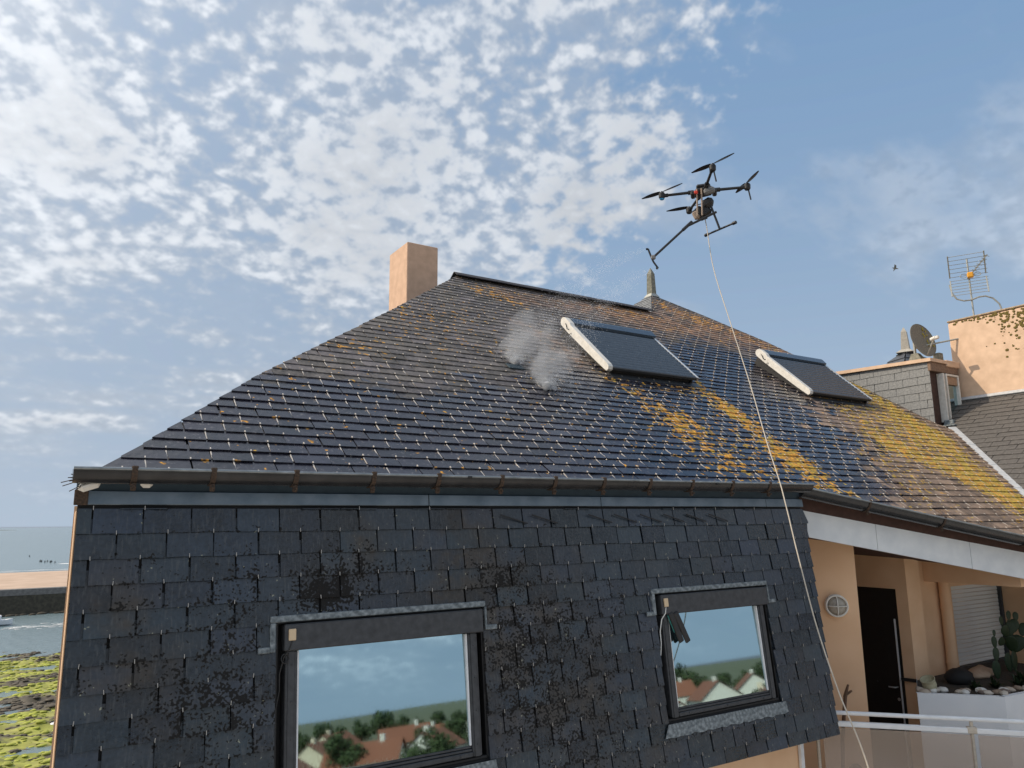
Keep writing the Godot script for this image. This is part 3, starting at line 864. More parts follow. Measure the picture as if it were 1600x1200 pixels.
	M.wall_slate.metallic_specular = 0.5
	M.roof_slate.metallic_specular = 0.6
	# grey slates elsewhere
	M.dark_slate = worn(184, lin(0.014, 0.013, 0.016), lin(0.040, 0.036, 0.042), 0.75, 4.0, 0.1)
	M.grey_slate = worn(97, lin(0.15, 0.155, 0.16), lin(0.27, 0.275, 0.275), 0.62, 3.3, 0.12, 0.0, 0.03)
	M.blue_slate = worn(98, lin(0.045, 0.05, 0.06), lin(0.10, 0.105, 0.115), 0.5, 3.3, 0.12, 0.0, 0.03)
	M.brown_slate = worn(99, lin(0.060, 0.055, 0.052), lin(0.125, 0.115, 0.105), 0.66, 2.6, 0.12, 0.0, 0.03)

func build_house() -> void:
	var H := thing("slate_house", Vector3(0.16, 7, -4.25), "peach rendered house with slate-clad upper wall and a large hipped slate roof", "house")
	var mb := MB.new()
	# --- main body, and the flank behind the terrace
	mb.hexa([Vector3(0.15, 7, -4.26), Vector3(5.40, 7, -4.26), Vector3(5.40, 7, -12.4), Vector3(0.48, 7, -12.4), Vector3(0.15, 15.1, -4.26), Vector3(5.40, 15.1, -4.26), Vector3(5.40, 15.1, -12.4), Vector3(0.48, 15.1, -12.4)])
	mb.hexa([Vector3(5.405, 7, -5.9), Vector3(11.0, 7, -5.9), Vector3(11.0, 7, -12.4), Vector3(5.405, 7, -12.4), Vector3(5.405, 14.62, -5.9), Vector3(11.0, 14.62, -5.9), Vector3(11.0, 14.62, -12.4), Vector3(5.405, 14.62, -12.4)])
	# angled pier beside the entrance
	mb.hexa([Vector3(5.3, 12.0, -5.56), Vector3(6.50, 12.0, -4.36), Vector3(6.50, 12.0, -5.88), Vector3(5.52, 12.0, -5.88), Vector3(5.3, 14.95, -5.56), Vector3(6.50, 14.95, -4.36), Vector3(6.50, 14.95, -5.88), Vector3(5.52, 14.95, -5.88)])
	# entrance wall with the doorway left open, terrace wall, header beam
	for b in [[7.6, 7.85, 12.0, 14.9, -4.665, -4.54], [7.6, 7.85, 14.28, 14.9, -5.60, -4.665], [7.6, 7.85, 12.0, 14.9, -5.88, -5.60],
		[7.851, 8.72, 12.0, 14.60, -4.92, -4.70], [8.20, 8.38, 14.325, 14.62, -4.698, -3.74], [9.91, 10.2, 12.0, 14.6, -4.92, -3.9], [8.721, 9.909, 12.0, 13.29, -4.92, -4.72], [8.721, 9.909, 14.24, 14.6, -4.92, -4.72]]:
		mb.hexa([Vector3(b[0], b[2], b[5]), Vector3(b[1], b[2], b[5]), Vector3(b[1], b[2], b[4]), Vector3(b[0], b[2], b[4]), Vector3(b[0], b[3], b[5]), Vector3(b[1], b[3], b[5]), Vector3(b[1], b[3], b[4]), Vector3(b[0], b[3], b[4])])
	part(H, "wall", mb, M.render_pink)
	mb = MB.new()
	mb.hexa([Vector3(5.4, 12.2, -2.2), Vector3(10.5, 12.2, -2.2), Vector3(10.5, 12.2, -5.9), Vector3(5.4, 12.2, -5.9), Vector3(5.4, 12.43, -2.2), Vector3(10.5, 12.43, -2.2), Vector3(10.5, 12.43, -5.9), Vector3(5.4, 12.43, -5.9)])
	part(H, "terrace_floor", mb, worn(120, lin(0.42, 0.36, 0.30), lin(0.56, 0.49, 0.42), 0.8, 1.2, 0.03))
	# pale corner trim beside the cladding
	mb = MB.new()
	wbox(mb, 0.154, 0.162, -1.95, -0.03, -0.05, 0.004, 0.003)
	part(H, "corner_trim", mb, M.render_pink)
	mb = MB.new()
	blk(mb, 5.365, 5.405, 7.0, 13.29, -4.256, -4.225, 0.004)
	part(H, "corner_post", mb, M.white_paint)

	# --- roof
	var R := holder(H, "roof")
	var rp := func(x: float, s: float) -> Vector3: return roof_pt(x, s, -0.004)
	var line := PackedVector2Array([Vector2(0.24, -0.045), Vector2(5.55, -0.045), Vector2(8.71, -1.085), Vector2(9.47, -0.10), Vector2(10.80, 1.56), Vector2(10.609, 1.76), Vector2(10.386, 2.82), Vector2(9.917, 4.416), Vector2(9.335, 5.41), Vector2(8.767, 6.20), Vector2(7.84, 5.02), Vector2(4.40, 5.02), Vector2(2.84, 3.146), Vector2(1.207, 1.243)])
	mb = MB.new()
	var idx := Geometry2D.triangulate_polygon(line)
	for i in range(0, idx.size(), 3):
		var t := [rp.call(line[idx[i]].x, line[idx[i]].y), rp.call(line[idx[i + 1]].x, line[idx[i + 1]].y), rp.call(line[idx[i + 2]].x, line[idx[i + 2]].y)]
		if (t[1] - t[0]).cross(t[2] - t[0]).y > 0: mb.tri(t[0], t[1], t[2])
		else: mb.tri(t[0], t[2], t[1])
	var e0 := Vector3(0.24, 15.25, -4.25)
	var e1 := Vector3(0.62, 15.25, -12.43)
	var r0: Vector3 = rp.call(4.39, 5.0)
	var r1: Vector3 = rp.call(7.84, 5.0)
	mb.tri(e1, e0, r0)
	mb.quad(r1, r0, e1, Vector3(7.84, 15.25, -12.43))
	var apex: Vector3 = rp.call(8.767, 6.2)
	var bl := Vector3(7.84, 18.18, -10.29)
	mb.tri(bl, r1, apex)
	mb.tri(Vector3(9.7, 18.18, -10.29), bl, apex)
	mb.quad(bl, Vector3(9.7, 18.18, -10.29), Vector3(11.5, 15.25, -12.43), Vector3(7.84, 15.25, -12.43))
	var hip := [apex, rp.call(9.335, 5.41), rp.call(9.917, 4.416), rp.call(10.386, 2.82), rp.call(10.609, 1.76), rp.call(10.80, 1.56)]
	var back := []
	for h in hip: back.append(h + Vector3(0.25, -0.75, -0.9))
	for i in hip.size() - 1: mb.quad(hip[i], back[i], back[i + 1], hip[i + 1])
	part(R, "roof_deck", mb, M.underlay)
	lay_slates(R, line, [], roof_f, RW, RE, RV, 67, 0.0, 11.0, M.roof_slate, RLO, RSZ, 300, M.steel, Vector3(0.0064, 0.016, 0.005), 1.75, 0.0036, 0.0076)
	# the face of the pyramid roof that looks along the ridge
	var pf := Transform3D(Basis(Vector3(0, 0, 1), Vector3(0.802, 0.597, 0), Vector3(-0.597, 0.802, 0)), r1 + Vector3(-0.006, 0.010, 0))
	lay_slates(R, PackedVector2Array([Vector2(0, 0.0), Vector2(-0.97, 1.15), Vector2(-1.94, 0.0)]), [], pf, RW, RE, 0.0, 11, -2.2, 0.2, M.grey_slate, Vector2.ZERO, Vector2.ONE, 60, M.steel, Vector3(0.004, 0.010, 0.004), -9.0, 0.0026, 0.009)
	# slate-lined ridge in short overlapping lengths
	for k in 9:
		mb = MB.new()
		var xa := 4.36 + k * 0.380
		var xb := xa + 0.395
		for sgn in [-1.0, 1.0]:
			var ctr := Vector3((xa + xb) * 0.5, 18.212 + 0.0015 * (k & 1), -8.338 + sgn * 0.052)
			mb.box(ctr, Vector3(xb - xa, 0.012, 0.125), Basis(Vector3(1, 0, 0), sgn * deg_to_rad(33)), 0.003)
		part(R, "ridge_cap", mb, M.dark_slate)
	# strip of slate that closes the hip
	mb = MB.new()
	mb.beam(roof_pt(0.26, -0.03, -0.010), roof_pt(4.38, 4.99, -0.010), 0.05, 0.012, Vector3(-0.3, 0.9, 0.3), 0.003)
	part(R, "hip_strip", mb, M.underlay)
	mb = MB.new()
	for i in hip.size() - 2: mb.beam(hip[i] + Vector3(0, 0.012, 0), hip[i + 1] + Vector3(0, 0.012, 0), 0.05, 0.012, Vector3(0.3, 0.9, 0.3), 0.003)
	part(R, "hip_strip", mb, M.brown_slate)
	# finial
	var F := holder(H, "finial")
	mb = MB.new()
	var fb := apex + Vector3(0, 0.02, 0)
	var turn := Basis(Vector3.UP, deg_to_rad(8))
	for g in [[0.062, 0.0, 0.050, 0.38], [0.050, 0.38, 0.004, 0.49]]:
		var p := []
		for h in 2:
			for q in [[-1, 1], [1, 1], [1, -1], [-1, -1]]:
				p.append(fb + turn * Vector3(q[0] * g[h * 2] * 0.95, g[h * 2 + 1], q[1] * g[h * 2] * 0.95))
		mb.hexa(p)
	part(F, "shaft", mb, M.stone_finial)
	mb = MB.new()
	mb.hexa([fb + Vector3(-0.10, -0.052, 0.10), fb + Vector3(0.10, -0.052, 0.10), fb + Vector3(0.10, -0.052, -0.10), fb + Vector3(-0.10, -0.052, -0.10), fb + Vector3(-0.06, 0.012, 0.06), fb + Vector3(0.06, 0.012, 0.06), fb + Vector3(0.06, 0.012, -0.06), fb + Vector3(-0.06, 0.012, -0.06)])
	part(F, "cap", mb, M.galv)
	# chimney
	var C := holder(H, "chimney")
	mb = MB.new()
	mb.box(Vector3(4.226, 17.2, -9.32), Vector3(0.468, 3.24, 0.62), Basis(), 0.008)
	part(C, "stack", mb, M.chimney)
	mb = MB.new()
	mb.box(Vector3(4.226, 18.826, -9.32), Vector3(0.40, 0.012, 0.55), Basis(), 0.004)
	part(C, "cap", mb, M.dark_grey)
	shutter_window(H, 4.93, 6.23, 2.10, 3.17)
	shutter_window(H, 8.28, 9.60, 2.14, 3.20)
	# a lifted slate patch and roof vent near the spray
	mb = MB.new()
	mb.box(roof_pt(3.72, 1.98, 0.022), Vector3(0.17, 0.10, 0.014), roof_f.basis, 0.004)
	part(H, "roof_patch", mb, M.zinc_dark)

	# --- slate cladding
	var Wn := [[1.115, 2.360, -1.475, -0.612], [3.765, 4.935, -1.480, -0.616]]
	var holes := []
	for q in Wn: holes.append(PackedVector2Array([Vector2(q[0], q[2]), Vector2(q[1], q[2]), Vector2(q[1], q[3]), Vector2(q[0], q[3])]))
	var S := holder(H, "slate_cladding")
	mb = MB.new()
	for q in [[0.16, 1.115, -1.79, 0.0], [1.115, 2.36, -1.79, -1.475], [1.115, 2.36, -0.612, 0.0], [2.36, 3.765, -1.79, 0.0], [3.765, 4.935, -1.79, -1.48], [3.765, 4.935, -0.616, 0.0], [4.935, 5.56, -1.79, 0.0]]:
		mb.quad(wall_pt(q[0], q[2], 0.001), wall_pt(q[1], q[2], 0.001), wall_pt(q[1], q[3], 0.001), wall_pt(q[0], q[3], 0.001))
	mb.quad(wall_pt(5.56, -1.79, 0.001), Vector3(5.56, 13.3, -4.26), Vector3(5.56, 15.1, -4.26), wall_pt(5.56, 0.0, 0.001))
	mb.quad(Vector3(0.15, 13.31, -4.26), Vector3(5.56, 13.31, -4.26), wall_pt(5.56, -1.79, 0.001), wall_pt(0.16, -1.79, 0.001))
	part(S, "backing", mb, M.underlay)
	lay_slates(S, PackedVector2Array([Vector2(0.163, -1.80), Vector2(5.562, -1.80), Vector2(5.575, -0.21), Vector2(5.600, -0.13), Vector2(5.565, -0.02), Vector2(0.163, -0.02)]), holes, wall_f, WW, WE, WV, 16, 0.1, 5.7, M.wall_slate, WLO, WSZ, 300, M.hook, Vector3(0.0034, 0.020, 0.003), -9.0, 0.0050, 0.0115, 0.020)
	for k in 8:  # dark bars stand in for the dark slits of lifted slate corners
		mb = MB.new()
		var ru: float = [2.62, 2.86, 3.33, 3.56, 3.80, 4.03, 4.26, 4.50][k]
		mb.beam(wall_pt(ru - 0.10, -0.062, 0.038), wall_pt(ru + 0.10, -0.118, 0.040), 0.007, 0.006, wall_f.basis.z)
		part(S, "slit_bar", mb, M.black_sheet)
	for i in 2: roof_window(H, Wn[i][0], Wn[i][1], Wn[i][2], Wn[i][3], i == 1)

	# --- eaves: flashing, fascia, gutters
	mb = MB.new()
	for q in [[0.145, 2.02], [2.024, 3.36], [3.364, 5.10], [5.104, 5.575]]:
		mb.box(Vector3((q[0] + q[1]) * 0.5, 15.137, -4.186), Vector3(q[1] - q[0], 0.066, 0.012), Basis(Vector3(1, 0, 0), -0.12), 0.003)
	part(H, "flashing", mb, M.zinc)
	mb = MB.new()
	mb.box(Vector3(2.86, 15.225, -4.222), Vector3(5.42, 0.11, 0.03), Basis(), 0.004)
	part(H, "eaves_board", mb, M.zinc_dark)
	var G := holder(H, "gutter")
	mb = MB.new()
	var ga := Vector3(0.125, 15.268, -4.083)
	var gb := Vector3(5.52, 15.286, -4.083)
	half_pipe(mb, ga, gb, 0.066, Vector3(0, 0, 1))
	half_disc(mb, ga, (gb - ga).normalized(), 0.066, Vector3(0, 0, 1))
	for k in [2.2, 4.35]: mb.tube([Vector3(k, 15.275, -4.017), Vector3(k + 0.03, 15.275, -4.017)], 0.0085, 8)
	part(G, "channel", mb, M.gutter)
	mb = MB.new()
	mb.tube([ga + Vector3(0, 0.002, 0.066), gb + Vector3(0, 0.002, 0.066)], 0.0075, 8)
	part(G, "lip", mb, M.lip_highlight)
	for x in [0.38, 0.74, 1.16, 1.60, 2.01, 2.45, 2.86, 3.27, 3.69, 4.11, 4.54, 4.97]:
		mb = MB.new()
		gutter_bracket(mb, Vector3(x, ga.y + (x - 0.125) * 0.00334, -4.083), Vector3(1, 0, 0), 0.066, Vector3(0, 0, 1))
		part(G, "bracket", mb, M.rust)
	# raking gutter over the terrace
	var G2 := holder(H, "gutter")
	mb = MB.new()
	var og := Vector3(-0.265, 0, 0.964)
	var a2 := roof_pt(5.56, -0.02, 0.0) + og * 0.055 + Vector3(0, -0.015, 0)
	var b2 := roof_pt(8.75, -1.085, 0.0) + og * 0.055 + Vector3(0, -0.015, 0)
	half_pipe(mb, a2, b2, 0.082, og)
	part(G2, "channel", mb, M.gutter_black)
	mb = MB.new()
	mb.tube([a2 + og * 0.082, b2 + og * 0.082], 0.008, 8)
	part(G2, "lip", mb, M.lip_highlight)
	for t in [0.20, 0.443, 0.735]:
		mb = MB.new()
		gutter_bracket(mb, a2.lerp(b2, t), (b2 - a2).normalized(), 0.082, og, 0.02)
		part(G2, "bracket", mb, M.rust)
	# brown board and white fascia in lengths
	var fl := func(t: float, drop: float, out: float) -> Vector3:
		return Vector3(lerpf(5.735, 8.151, t), lerpf(15.150, 14.712, t) - drop, lerpf(-4.31, -3.646, t)) + og * out
	mb = MB.new()
	for s in [[-0.02, 0.52], [0.5205, 1.35]]:
		mb.hexa([fl.call(s[0], 0.072 - 0.02 * s[0], 0.0), fl.call(s[1], 0.072 - 0.02 * s[1], 0.0), fl.call(s[1], 0.072 - 0.02 * s[1], -0.04), fl.call(s[0], 0.072 - 0.02 * s[0], -0.04), fl.call(s[0], -0.05, 0.0), fl.call(s[1], -0.05, 0.0), fl.call(s[1], -0.05, -0.04), fl.call(s[0], -0.05, -0.04)])
	part(H, "fascia_board", mb, M.brown_board)
	var cuts := [-0.02, 0.31, 0.53, 0.735, 0.945, 1.35]
	for i in 5:
		mb = MB.new()
		var o0 := -0.004 + 0.003 * (i & 1)
		var f0: float = cuts[i]
		var f1: float = cuts[i + 1] - 0.0012
		var lo0 := 0.297 + 0.008 * f0
		var lo1 := 0.297 + 0.008 * f1
		var hi0 := 0.0725 - 0.02 * f0
		var hi1 := 0.0725 - 0.02 * f1
		mb.hexa([fl.call(f0, lo0, o0), fl.call(f1, lo1, o0), fl.call(f1, lo1, -0.035), fl.call(f0, lo0, -0.035), fl.call(f0, hi0, o0), fl.call(f1, hi1, o0), fl.call(f1, hi1, -0.035), fl.call(f0, hi0, -0.035)])
		part(H, "fascia_panel", mb, M.fascia_white)
	# boarded soffit behind the fascia
	var SF := holder(H, "soffit")
	for k in 9:
		mb = MB.new()
		var t0 := -0.02 + k * 0.15
		var t1 := t0 + 0.148
		var p0: Vector3 = fl.call(t0, 0.26, -0.036)
		var p1: Vector3 = fl.call(t1, 0.265, -0.036)
		var q0 := Vector3(p0.x + 0.35, maxf(p0.y, 14.66), -5.86)
		var q1 := Vector3(p1.x + 0.35, maxf(p1.y, 14.66), -5.86)
		mb.hexa([p0, p1, q1, q0, p0 + Vector3(0, 0.02, 0), p1 + Vector3(0, 0.02, 0), q1 + Vector3(0, 0.02, 0), q0 + Vector3(0, 0.02, 0)])
		part(SF, "board", mb, M.brown_board)
	# zinc-lined valley
	var va := Vector3(10.86, 16.235, -5.58)
	var vb := Vector3(8.7, 14.69, -3.40)
	mb = MB.new()
	mb.beam(va + Vector3(0, 0.022, 0), vb + Vector3(0, 0.022, 0), 0.105, 0.02, Vector3(-0.4, 0.8, 0.4), 0.006)
	for k in 4: mb.beam(va.lerp(vb, 0.2 + 0.2 * k) + Vector3(0, 0.024, 0), va.lerp(vb, 0.204 + 0.2 * k) + Vector3(0, 0.024, 0), 0.108, 0.022, Vector3(-0.4, 0.8, 0.4))
	part(H, "valley_lining", mb, M.valley)

	# --- entrance door
	var D := holder(H, "door")
	mb = MB.new()
	mb.box(Vector3(7.66, 13.345, -5.13), Vector3(0.05, 1.86, 0.90), Basis(), 0.004)
	part(D, "leaf", mb, M.black_door)
	mb = MB.new()
	mb.box(Vector3(7.625, 13.2, -4.722), Vector3(0.014, 1.55, 0.016), Basis(), 0.003)
	part(D, "edge_strip", mb, M.white_paint)
	mb = MB.new()
	mb.tube([Vector3(7.63, 13.30, -4.76), Vector3(7.585, 13.30, -4.76), Vector3(7.58, 13.298, -4.83)], 0.008, 8)
	mb.lathe([Vector2(0.016, 0), Vector2(0.016, 0.006), Vector2(0, 0.008)], Vector3(7.634, 13.18, -4.76), Basis(Vector3(0, 0, 1), PI / 2), 12)
	part(D, "handle", mb, M.alu)
	mb = MB.new()
	mb.lathe([Vector2(0.008, 0), Vector2(0.007, 0.006), Vector2(0, 0.008)], Vector3(7.634, 13.32, -4.98), Basis(Vector3(0, 0, 1), PI / 2), 10)
	part(D, "peephole", mb, M.dark_grey)
	mb = MB.new()
	mb.box(Vector3(7.575, 13.40, -4.60), Vector3(0.03, 0.032, 0.15), Basis(Vector3(0, 1, 0), 0.25), 0.008)
	part(D, "closer", mb, M.black_plastic)

	# --- roller-shuttered terrace window
	var T := holder(H, "terrace_window")
	for k in 19:
		mb = MB.new()
		var y0 := 13.375 + k * 0.0455
		mb.box(Vector3(9.315, y0 + 0.0205, -4.78), Vector3(1.12, 0.042, 0.014), Basis(Vector3(1, 0, 0), -0.10), 0.005)
		part(T, "slat", mb, M.white_plastic)
	mb = MB.new()
	mb.box(Vector3(9.892, 13.77, -4.765), Vector3(0.032, 0.94, 0.06), Basis(), 0.004)
	mb.box(Vector3(8.738, 13.77, -4.765), Vector3(0.028, 0.94, 0.06), Basis(), 0.004)
	mb.box(Vector3(9.315, 13.335, -4.765), Vector3(1.12, 0.07, 0.06), Basis(), 0.004)
	part(T, "frame", mb, M.window_metal)

	# --- rainwater pipe, painted like the wall
	mb = MB.new()
	mb.tube([Vector3(8.47, 14.55, -4.635), Vector3(8.47, 13.30, -4.635)], 0.056, 16)
	for y in [14.03, 13.46]: mb.tube([Vector3(8.47, y, -4.635), Vector3(8.47, y + 0.03, -4.635)], 0.062, 16)
	part(H, "downpipe", mb, M.render_pink)
	# straw and mortar poking out under the gutter end
	mb = MB.new()
	for k in 9:
		var s0 := Vector3(0.19 + rng.randf() * 0.05, 15.20 + rng.randf() * 0.03, -4.12)
		mb.tube([s0, s0 + Vector3(-0.05, 0.005 * (k - 4), 0.015), s0 + Vector3(-0.09 - 0.03 * rng.randf(), 0.012 * (k - 5), 0.02)], 0.0022, 5)
	part(H, "straw_tuft", mb, M.rust)
	mb = MB.new()
	mb.box(Vector3(0.20, 15.195, -4.13), Vector3(0.10, 0.045, 0.07), Basis(Vector3(0, 0, 1), 0.35), 0.018)
	mb.box(Vector3(0.45, 15.205, -4.15), Vector3(0.055, 0.035, 0.05), Basis(), 0.014)
	part(H, "mortar_lump", mb, M.aged_white)
	mb = MB.new()
	mb.box(Vector3(0.172, 15.140, -4.176), Vector3(0.06, 0.075, 0.014), Basis(), 0.003)
	part(H, "corner_plate", mb, M.rust)

# ---------------------------------------------------------------- neighbours
func blob(mb: MB, c: Vector3, r: Vector3, sd: int, b := Basis(), seg := 8) -> void:
	var q := noise(sd, 0.9, 2)
	var P := []
	for j in seg + 1:
		var row := []
		for i in seg * 2:
			var a := TAU * i / (seg * 2)
			var e := PI * (float(j) / seg - 0.5)
			var d := Vector3(cos(a) * cos(e), sin(e), sin(a) * cos(e))
			var k := 1.0 + 0.32 * q.get_noise_3d(d.x * 1.2 + sd, d.y * 1.2, d.z * 1.2)
			row.append([c + b * (d * r * k), (b * (d / r)).normalized()])
		P.append(row)
	for j in seg:
		for i in seg * 2:
			var k := (i + 1) % (seg * 2)
			var a: Array = P[j][i]
			var d: Array = P[j][k]
			var e: Array = P[j + 1][k]
			var f: Array = P[j + 1][i]
			mb.stri(a[0], e[0], d[0], a[1], e[1], d[1]); mb.stri(a[0], f[0], e[0], a[1], f[1], e[1])

func blk(mb: MB, x0: float, x1: float, y0: float, y1: float, z0: float, z1: float, bev := 0.0) -> void:
	mb.box(Vector3((x0 + x1) * 0.5, (y0 + y1) * 0.5, (z0 + z1) * 0.5), Vector3(x1 - x0, y1 - y0, z1 - z0), Basis(), bev)

func build_annexe() -> void:
	var A := thing("gabled_annexe", Vector3(11.6, 7, -4.5), "taller peach house wall with lichen above a side slope of grey slates", "house")
	var mb := MB.new()
	blk(mb, 11.563, 13.6, 7.0, 17.93, -5.83, -0.5, 0.02)
	blk(mb, 11.10, 11.565, 7.0, 14.5, -5.8, -0.5)
	part(A, "wall", mb, M.render_weathered)
	mb = MB.new()
	blk(mb, 11.556, 13.61, 17.932, 17.962, -5.836, -0.49, 0.01)
	part(A, "coping", mb, worn(182, lin(0.20, 0.155, 0.09), lin(0.52, 0.38, 0.27), 0.95, 3.0, 0.05, 0.0, 0.03))
	mb = MB.new()
	blk(mb, 11.20, 11.562, 17.20, 17.30, -5.95, -5.72, 0.01)
	part(A, "ledge", mb, M.render_weathered)
	# lichen tufts on the rendered wall
	mb = MB.new()
	for k in 190:
		var z := -4.72 - absf(rng.randfn(0.0, 0.22))
		var y := 17.93 - absf(rng.randfn(0.0, 0.26)) - maxf(0.0, (z + 4.9) * -0.2)
		if k > 150:
			z = -5.75 + rng.randf() * 0.9; y = 17.92 - absf(rng.randfn(0.0, 0.03))
		var r := rng.randf_range(0.006, 0.026)
		blob(mb, Vector3(11.561, y, z), Vector3(0.006, r * 0.8, r), k, Basis(), 4)
	part(A, "lichen", mb, worn(130, lin(0.07, 0.055, 0.015), lin(0.24, 0.18, 0.04), 0.95, 7.0), "stuff")
	# side slope
	var R := holder(A, "roof")
	var f := Transform3D(Basis(Vector3(0, 0, 1), Vector3(0.8142, 0.5806, 0), Vector3(-0.5806, 0.8142, 0)), Vector3(10.846, 16.215, -5.556))
	var line := PackedVector2Array([Vector2(-0.30, 0.875), Vector2(-0.14, 0.17), Vector2(0.04, -0.05), Vector2(2.3, -2.78), Vector2(4.4, -2.78), Vector2(4.4, 0.875)])
	mb = MB.new()
	var idx := Geometry2D.triangulate_polygon(ccw(line))
	for i in range(0, idx.size(), 3):
		var t := []
		for k in 3: t.append(f * Vector3(line[idx[i + k]].x, line[idx[i + k]].y, -0.004))
		if (t[1] - t[0]).cross(t[2] - t[0]).y > 0: mb.tri(t[0], t[1], t[2])
		else: mb.tri(t[0], t[2], t[1])
	part(R, "roof_deck", mb, M.underlay)
	lay_slates(R, line, [], f, 0.222, 0.112, -2.8, 33, -0.5, 4.5, M.brown_slate, Vector2.ZERO, Vector2.ONE, 150, M.galv, Vector3(0.004, 0.012, 0.004), -9.0)
	mb = MB.new()
	mb.box(f * Vector3(2.05, 0.86, 0.03), Vector3(4.7, 0.08, 0.012), f.basis)
	part(R, "flashing", mb, M.valley)
	# dormer with a slate cheek
	var D := holder(A, "dormer")
	mb = MB.new()
	blk(mb, 10.815, 11.55, 15.6, 17.24, -7.6, -5.80)
	part(D, "body", mb, M.brown_board)  # dark brown puts the shadow on the dormer front into its colour
	var cf := Transform3D(Basis(Vector3(0, 0, 1), Vector3(0, 1, 0), Vector3(-1, 0, 0)), Vector3(10.812, 0, 0))
	lay_slates(D, PackedVector2Array([Vector2(-7.6, 15.9), Vector2(-5.775, 15.9), Vector2(-5.775, 17.235), Vector2(-7.6, 17.30)]), [], cf, 0.225, 0.118, 15.86, 12, -7.7, -5.7, M.grey_slate, Vector2.ZERO, Vector2.ONE, 120, M.galv, Vector3(0.003, 0.008, 0.003), -9.0)
	mb = MB.new()
	mb.hexa([Vector3(10.76, 17.235, -5.72), Vector3(11.56, 17.235, -5.72), Vector3(11.56, 17.31, -7.6), Vector3(10.76, 17.31, -7.6), Vector3(10.76, 17.285, -5.72), Vector3(11.56, 17.285, -5.72), Vector3(11.56, 17.36, -7.6), Vector3(10.76, 17.36, -7.6)])
	part(D, "coping", mb, M.render_weathered)
	mb = MB.new()
	blk(mb, 10.79, 11.53, 17.10, 17.234, -5.79, -5.74, 0.006)
	part(D, "head_board", mb, worn(131, lin(0.16, 0.10, 0.07), lin(0.28, 0.19, 0.13), 0.85, 4.0, 0.03))
	var Wd := holder(D, "window")
	mb = MB.new()
	for b in [[11.10, 11.13, 16.36, 17.08], [11.42, 11.45, 16.36, 17.08], [11.131, 11.419, 16.36, 16.39], [11.131, 11.419, 17.05, 17.08], [11.02, 11.05, 16.36, 17.08]]:
		blk(mb, b[0], b[1], b[2], b[3], -5.80, -5.70, 0.004)
	part(Wd, "window_frame", mb, M.aged_white)
	mb = MB.new()
	blk(mb, 11.132, 11.418, 16.395, 16.92, -5.76, -5.745)
	part(Wd, "pane", mb, M.pane)
	mb = MB.new()
	blk(mb, 11.132, 11.418, 16.925, 17.045, -5.78, -5.715, 0.004)
	part(Wd, "top_panel", mb, worn(132, lin(0.30, 0.19, 0.12), lin(0.42, 0.28, 0.19), 0.85, 4.0))
	mb = MB.new()
	mb.box(Vector3(11.05, 16.28, -5.66), Vector3(0.32, 0.02, 0.22), Basis(Vector3(0, 0, 1), -0.1), 0.004)
	mb.box(Vector3(11.07, 16.335, -5.68), Vector3(0.20, 0.08, 0.14), Basis(Vector3(0, 0, 1), -0.1), 0.012)
	part(D, "lead_apron", mb, M.lead)

	# turret roof beyond
	var T := thing("turret", Vector3(14.5, 7, -8.2), "distant slate pyramid turret with a pale pointed finial behind the dish", "turret")
	mb = MB.new()
	var ap := Vector3(14.5, 18.33, -8.17)
	var cs := []
	for k in 4: cs.append(Vector3(14.5 + 1.9 * cos(TAU * (k + 0.72) / 4), 17.0, -8.17 + 1.9 * sin(TAU * (k + 0.72) / 4)))
	part_pyramid(T, ap, cs)
	mb = MB.new()
	mb.hexa([cs[3] * Vector3(1, 0, 1) + Vector3(0, 7, 0), cs[2] * Vector3(1, 0, 1) + Vector3(0, 7, 0), cs[1] * Vector3(1, 0, 1) + Vector3(0, 7, 0), cs[0] * Vector3(1, 0, 1) + Vector3(0, 7, 0), cs[3] * Vector3(1, 0, 1) + Vector3(0, 16.98, 0), cs[2] * Vector3(1, 0, 1) + Vector3(0, 16.98, 0), cs[1] * Vector3(1, 0, 1) + Vector3(0, 16.98, 0), cs[0] * Vector3(1, 0, 1) + Vector3(0, 16.98, 0)])
	part(T, "wall", mb, M.render_weathered)
	mb = MB.new()
	for g in [[0.16, -0.07, 0.075, 0.0], [0.075, 0.0, 0.05, 0.36], [0.05, 0.36, 0.005, 0.46]]:
		var p := []
		for h in 2:
			for q in [[-1, 1], [1, 1], [1, -1], [-1, -1]]: p.append(ap + Basis(Vector3.UP, 0.35) * Vector3(q[0] * g[h * 2], g[h * 2 + 1], q[1] * g[h * 2]))
		mb.hexa(p)
	part(T, "finial", mb, worn(186, lin(0.30, 0.28, 0.24), lin(0.48, 0.45, 0.40), 0.9, 3.0))

func part_pyramid(T: Node, ap: Vector3, cs: Array) -> void:
	var R := holder(T, "roof")
	var n := 11
	for s in 4:
		var a: Vector3 = cs[s]
		var b: Vector3 = cs[(s + 1) % 4]
		var nn := (a - ap).cross(b - ap).normalized()
		if nn.y < 0: nn = -nn
		for k in n:
			var mb := MB.new()
			var t0 := float(k) / n
			var t1 := float(k + 1) / n + 0.03
			var q := [a.lerp(ap, t0) + nn * 0.03, b.lerp(ap, t0) + nn * 0.03, b.lerp(ap, minf(t1, 1.0)) + nn * 0.006, a.lerp(ap, minf(t1, 1.0)) + nn * 0.006]
			if (q[1] - q[0]).cross(q[2] - q[0]).dot(nn) < 0: q = [q[1], q[0], q[3], q[2]]
			mb.quad(q[0], q[1], q[2], q[3])
			mb.quad(q[0] - nn * 0.02, q[1] - nn * 0.02, q[1], q[0])
			part(R, "slate_course", mb, M.blue_slate)

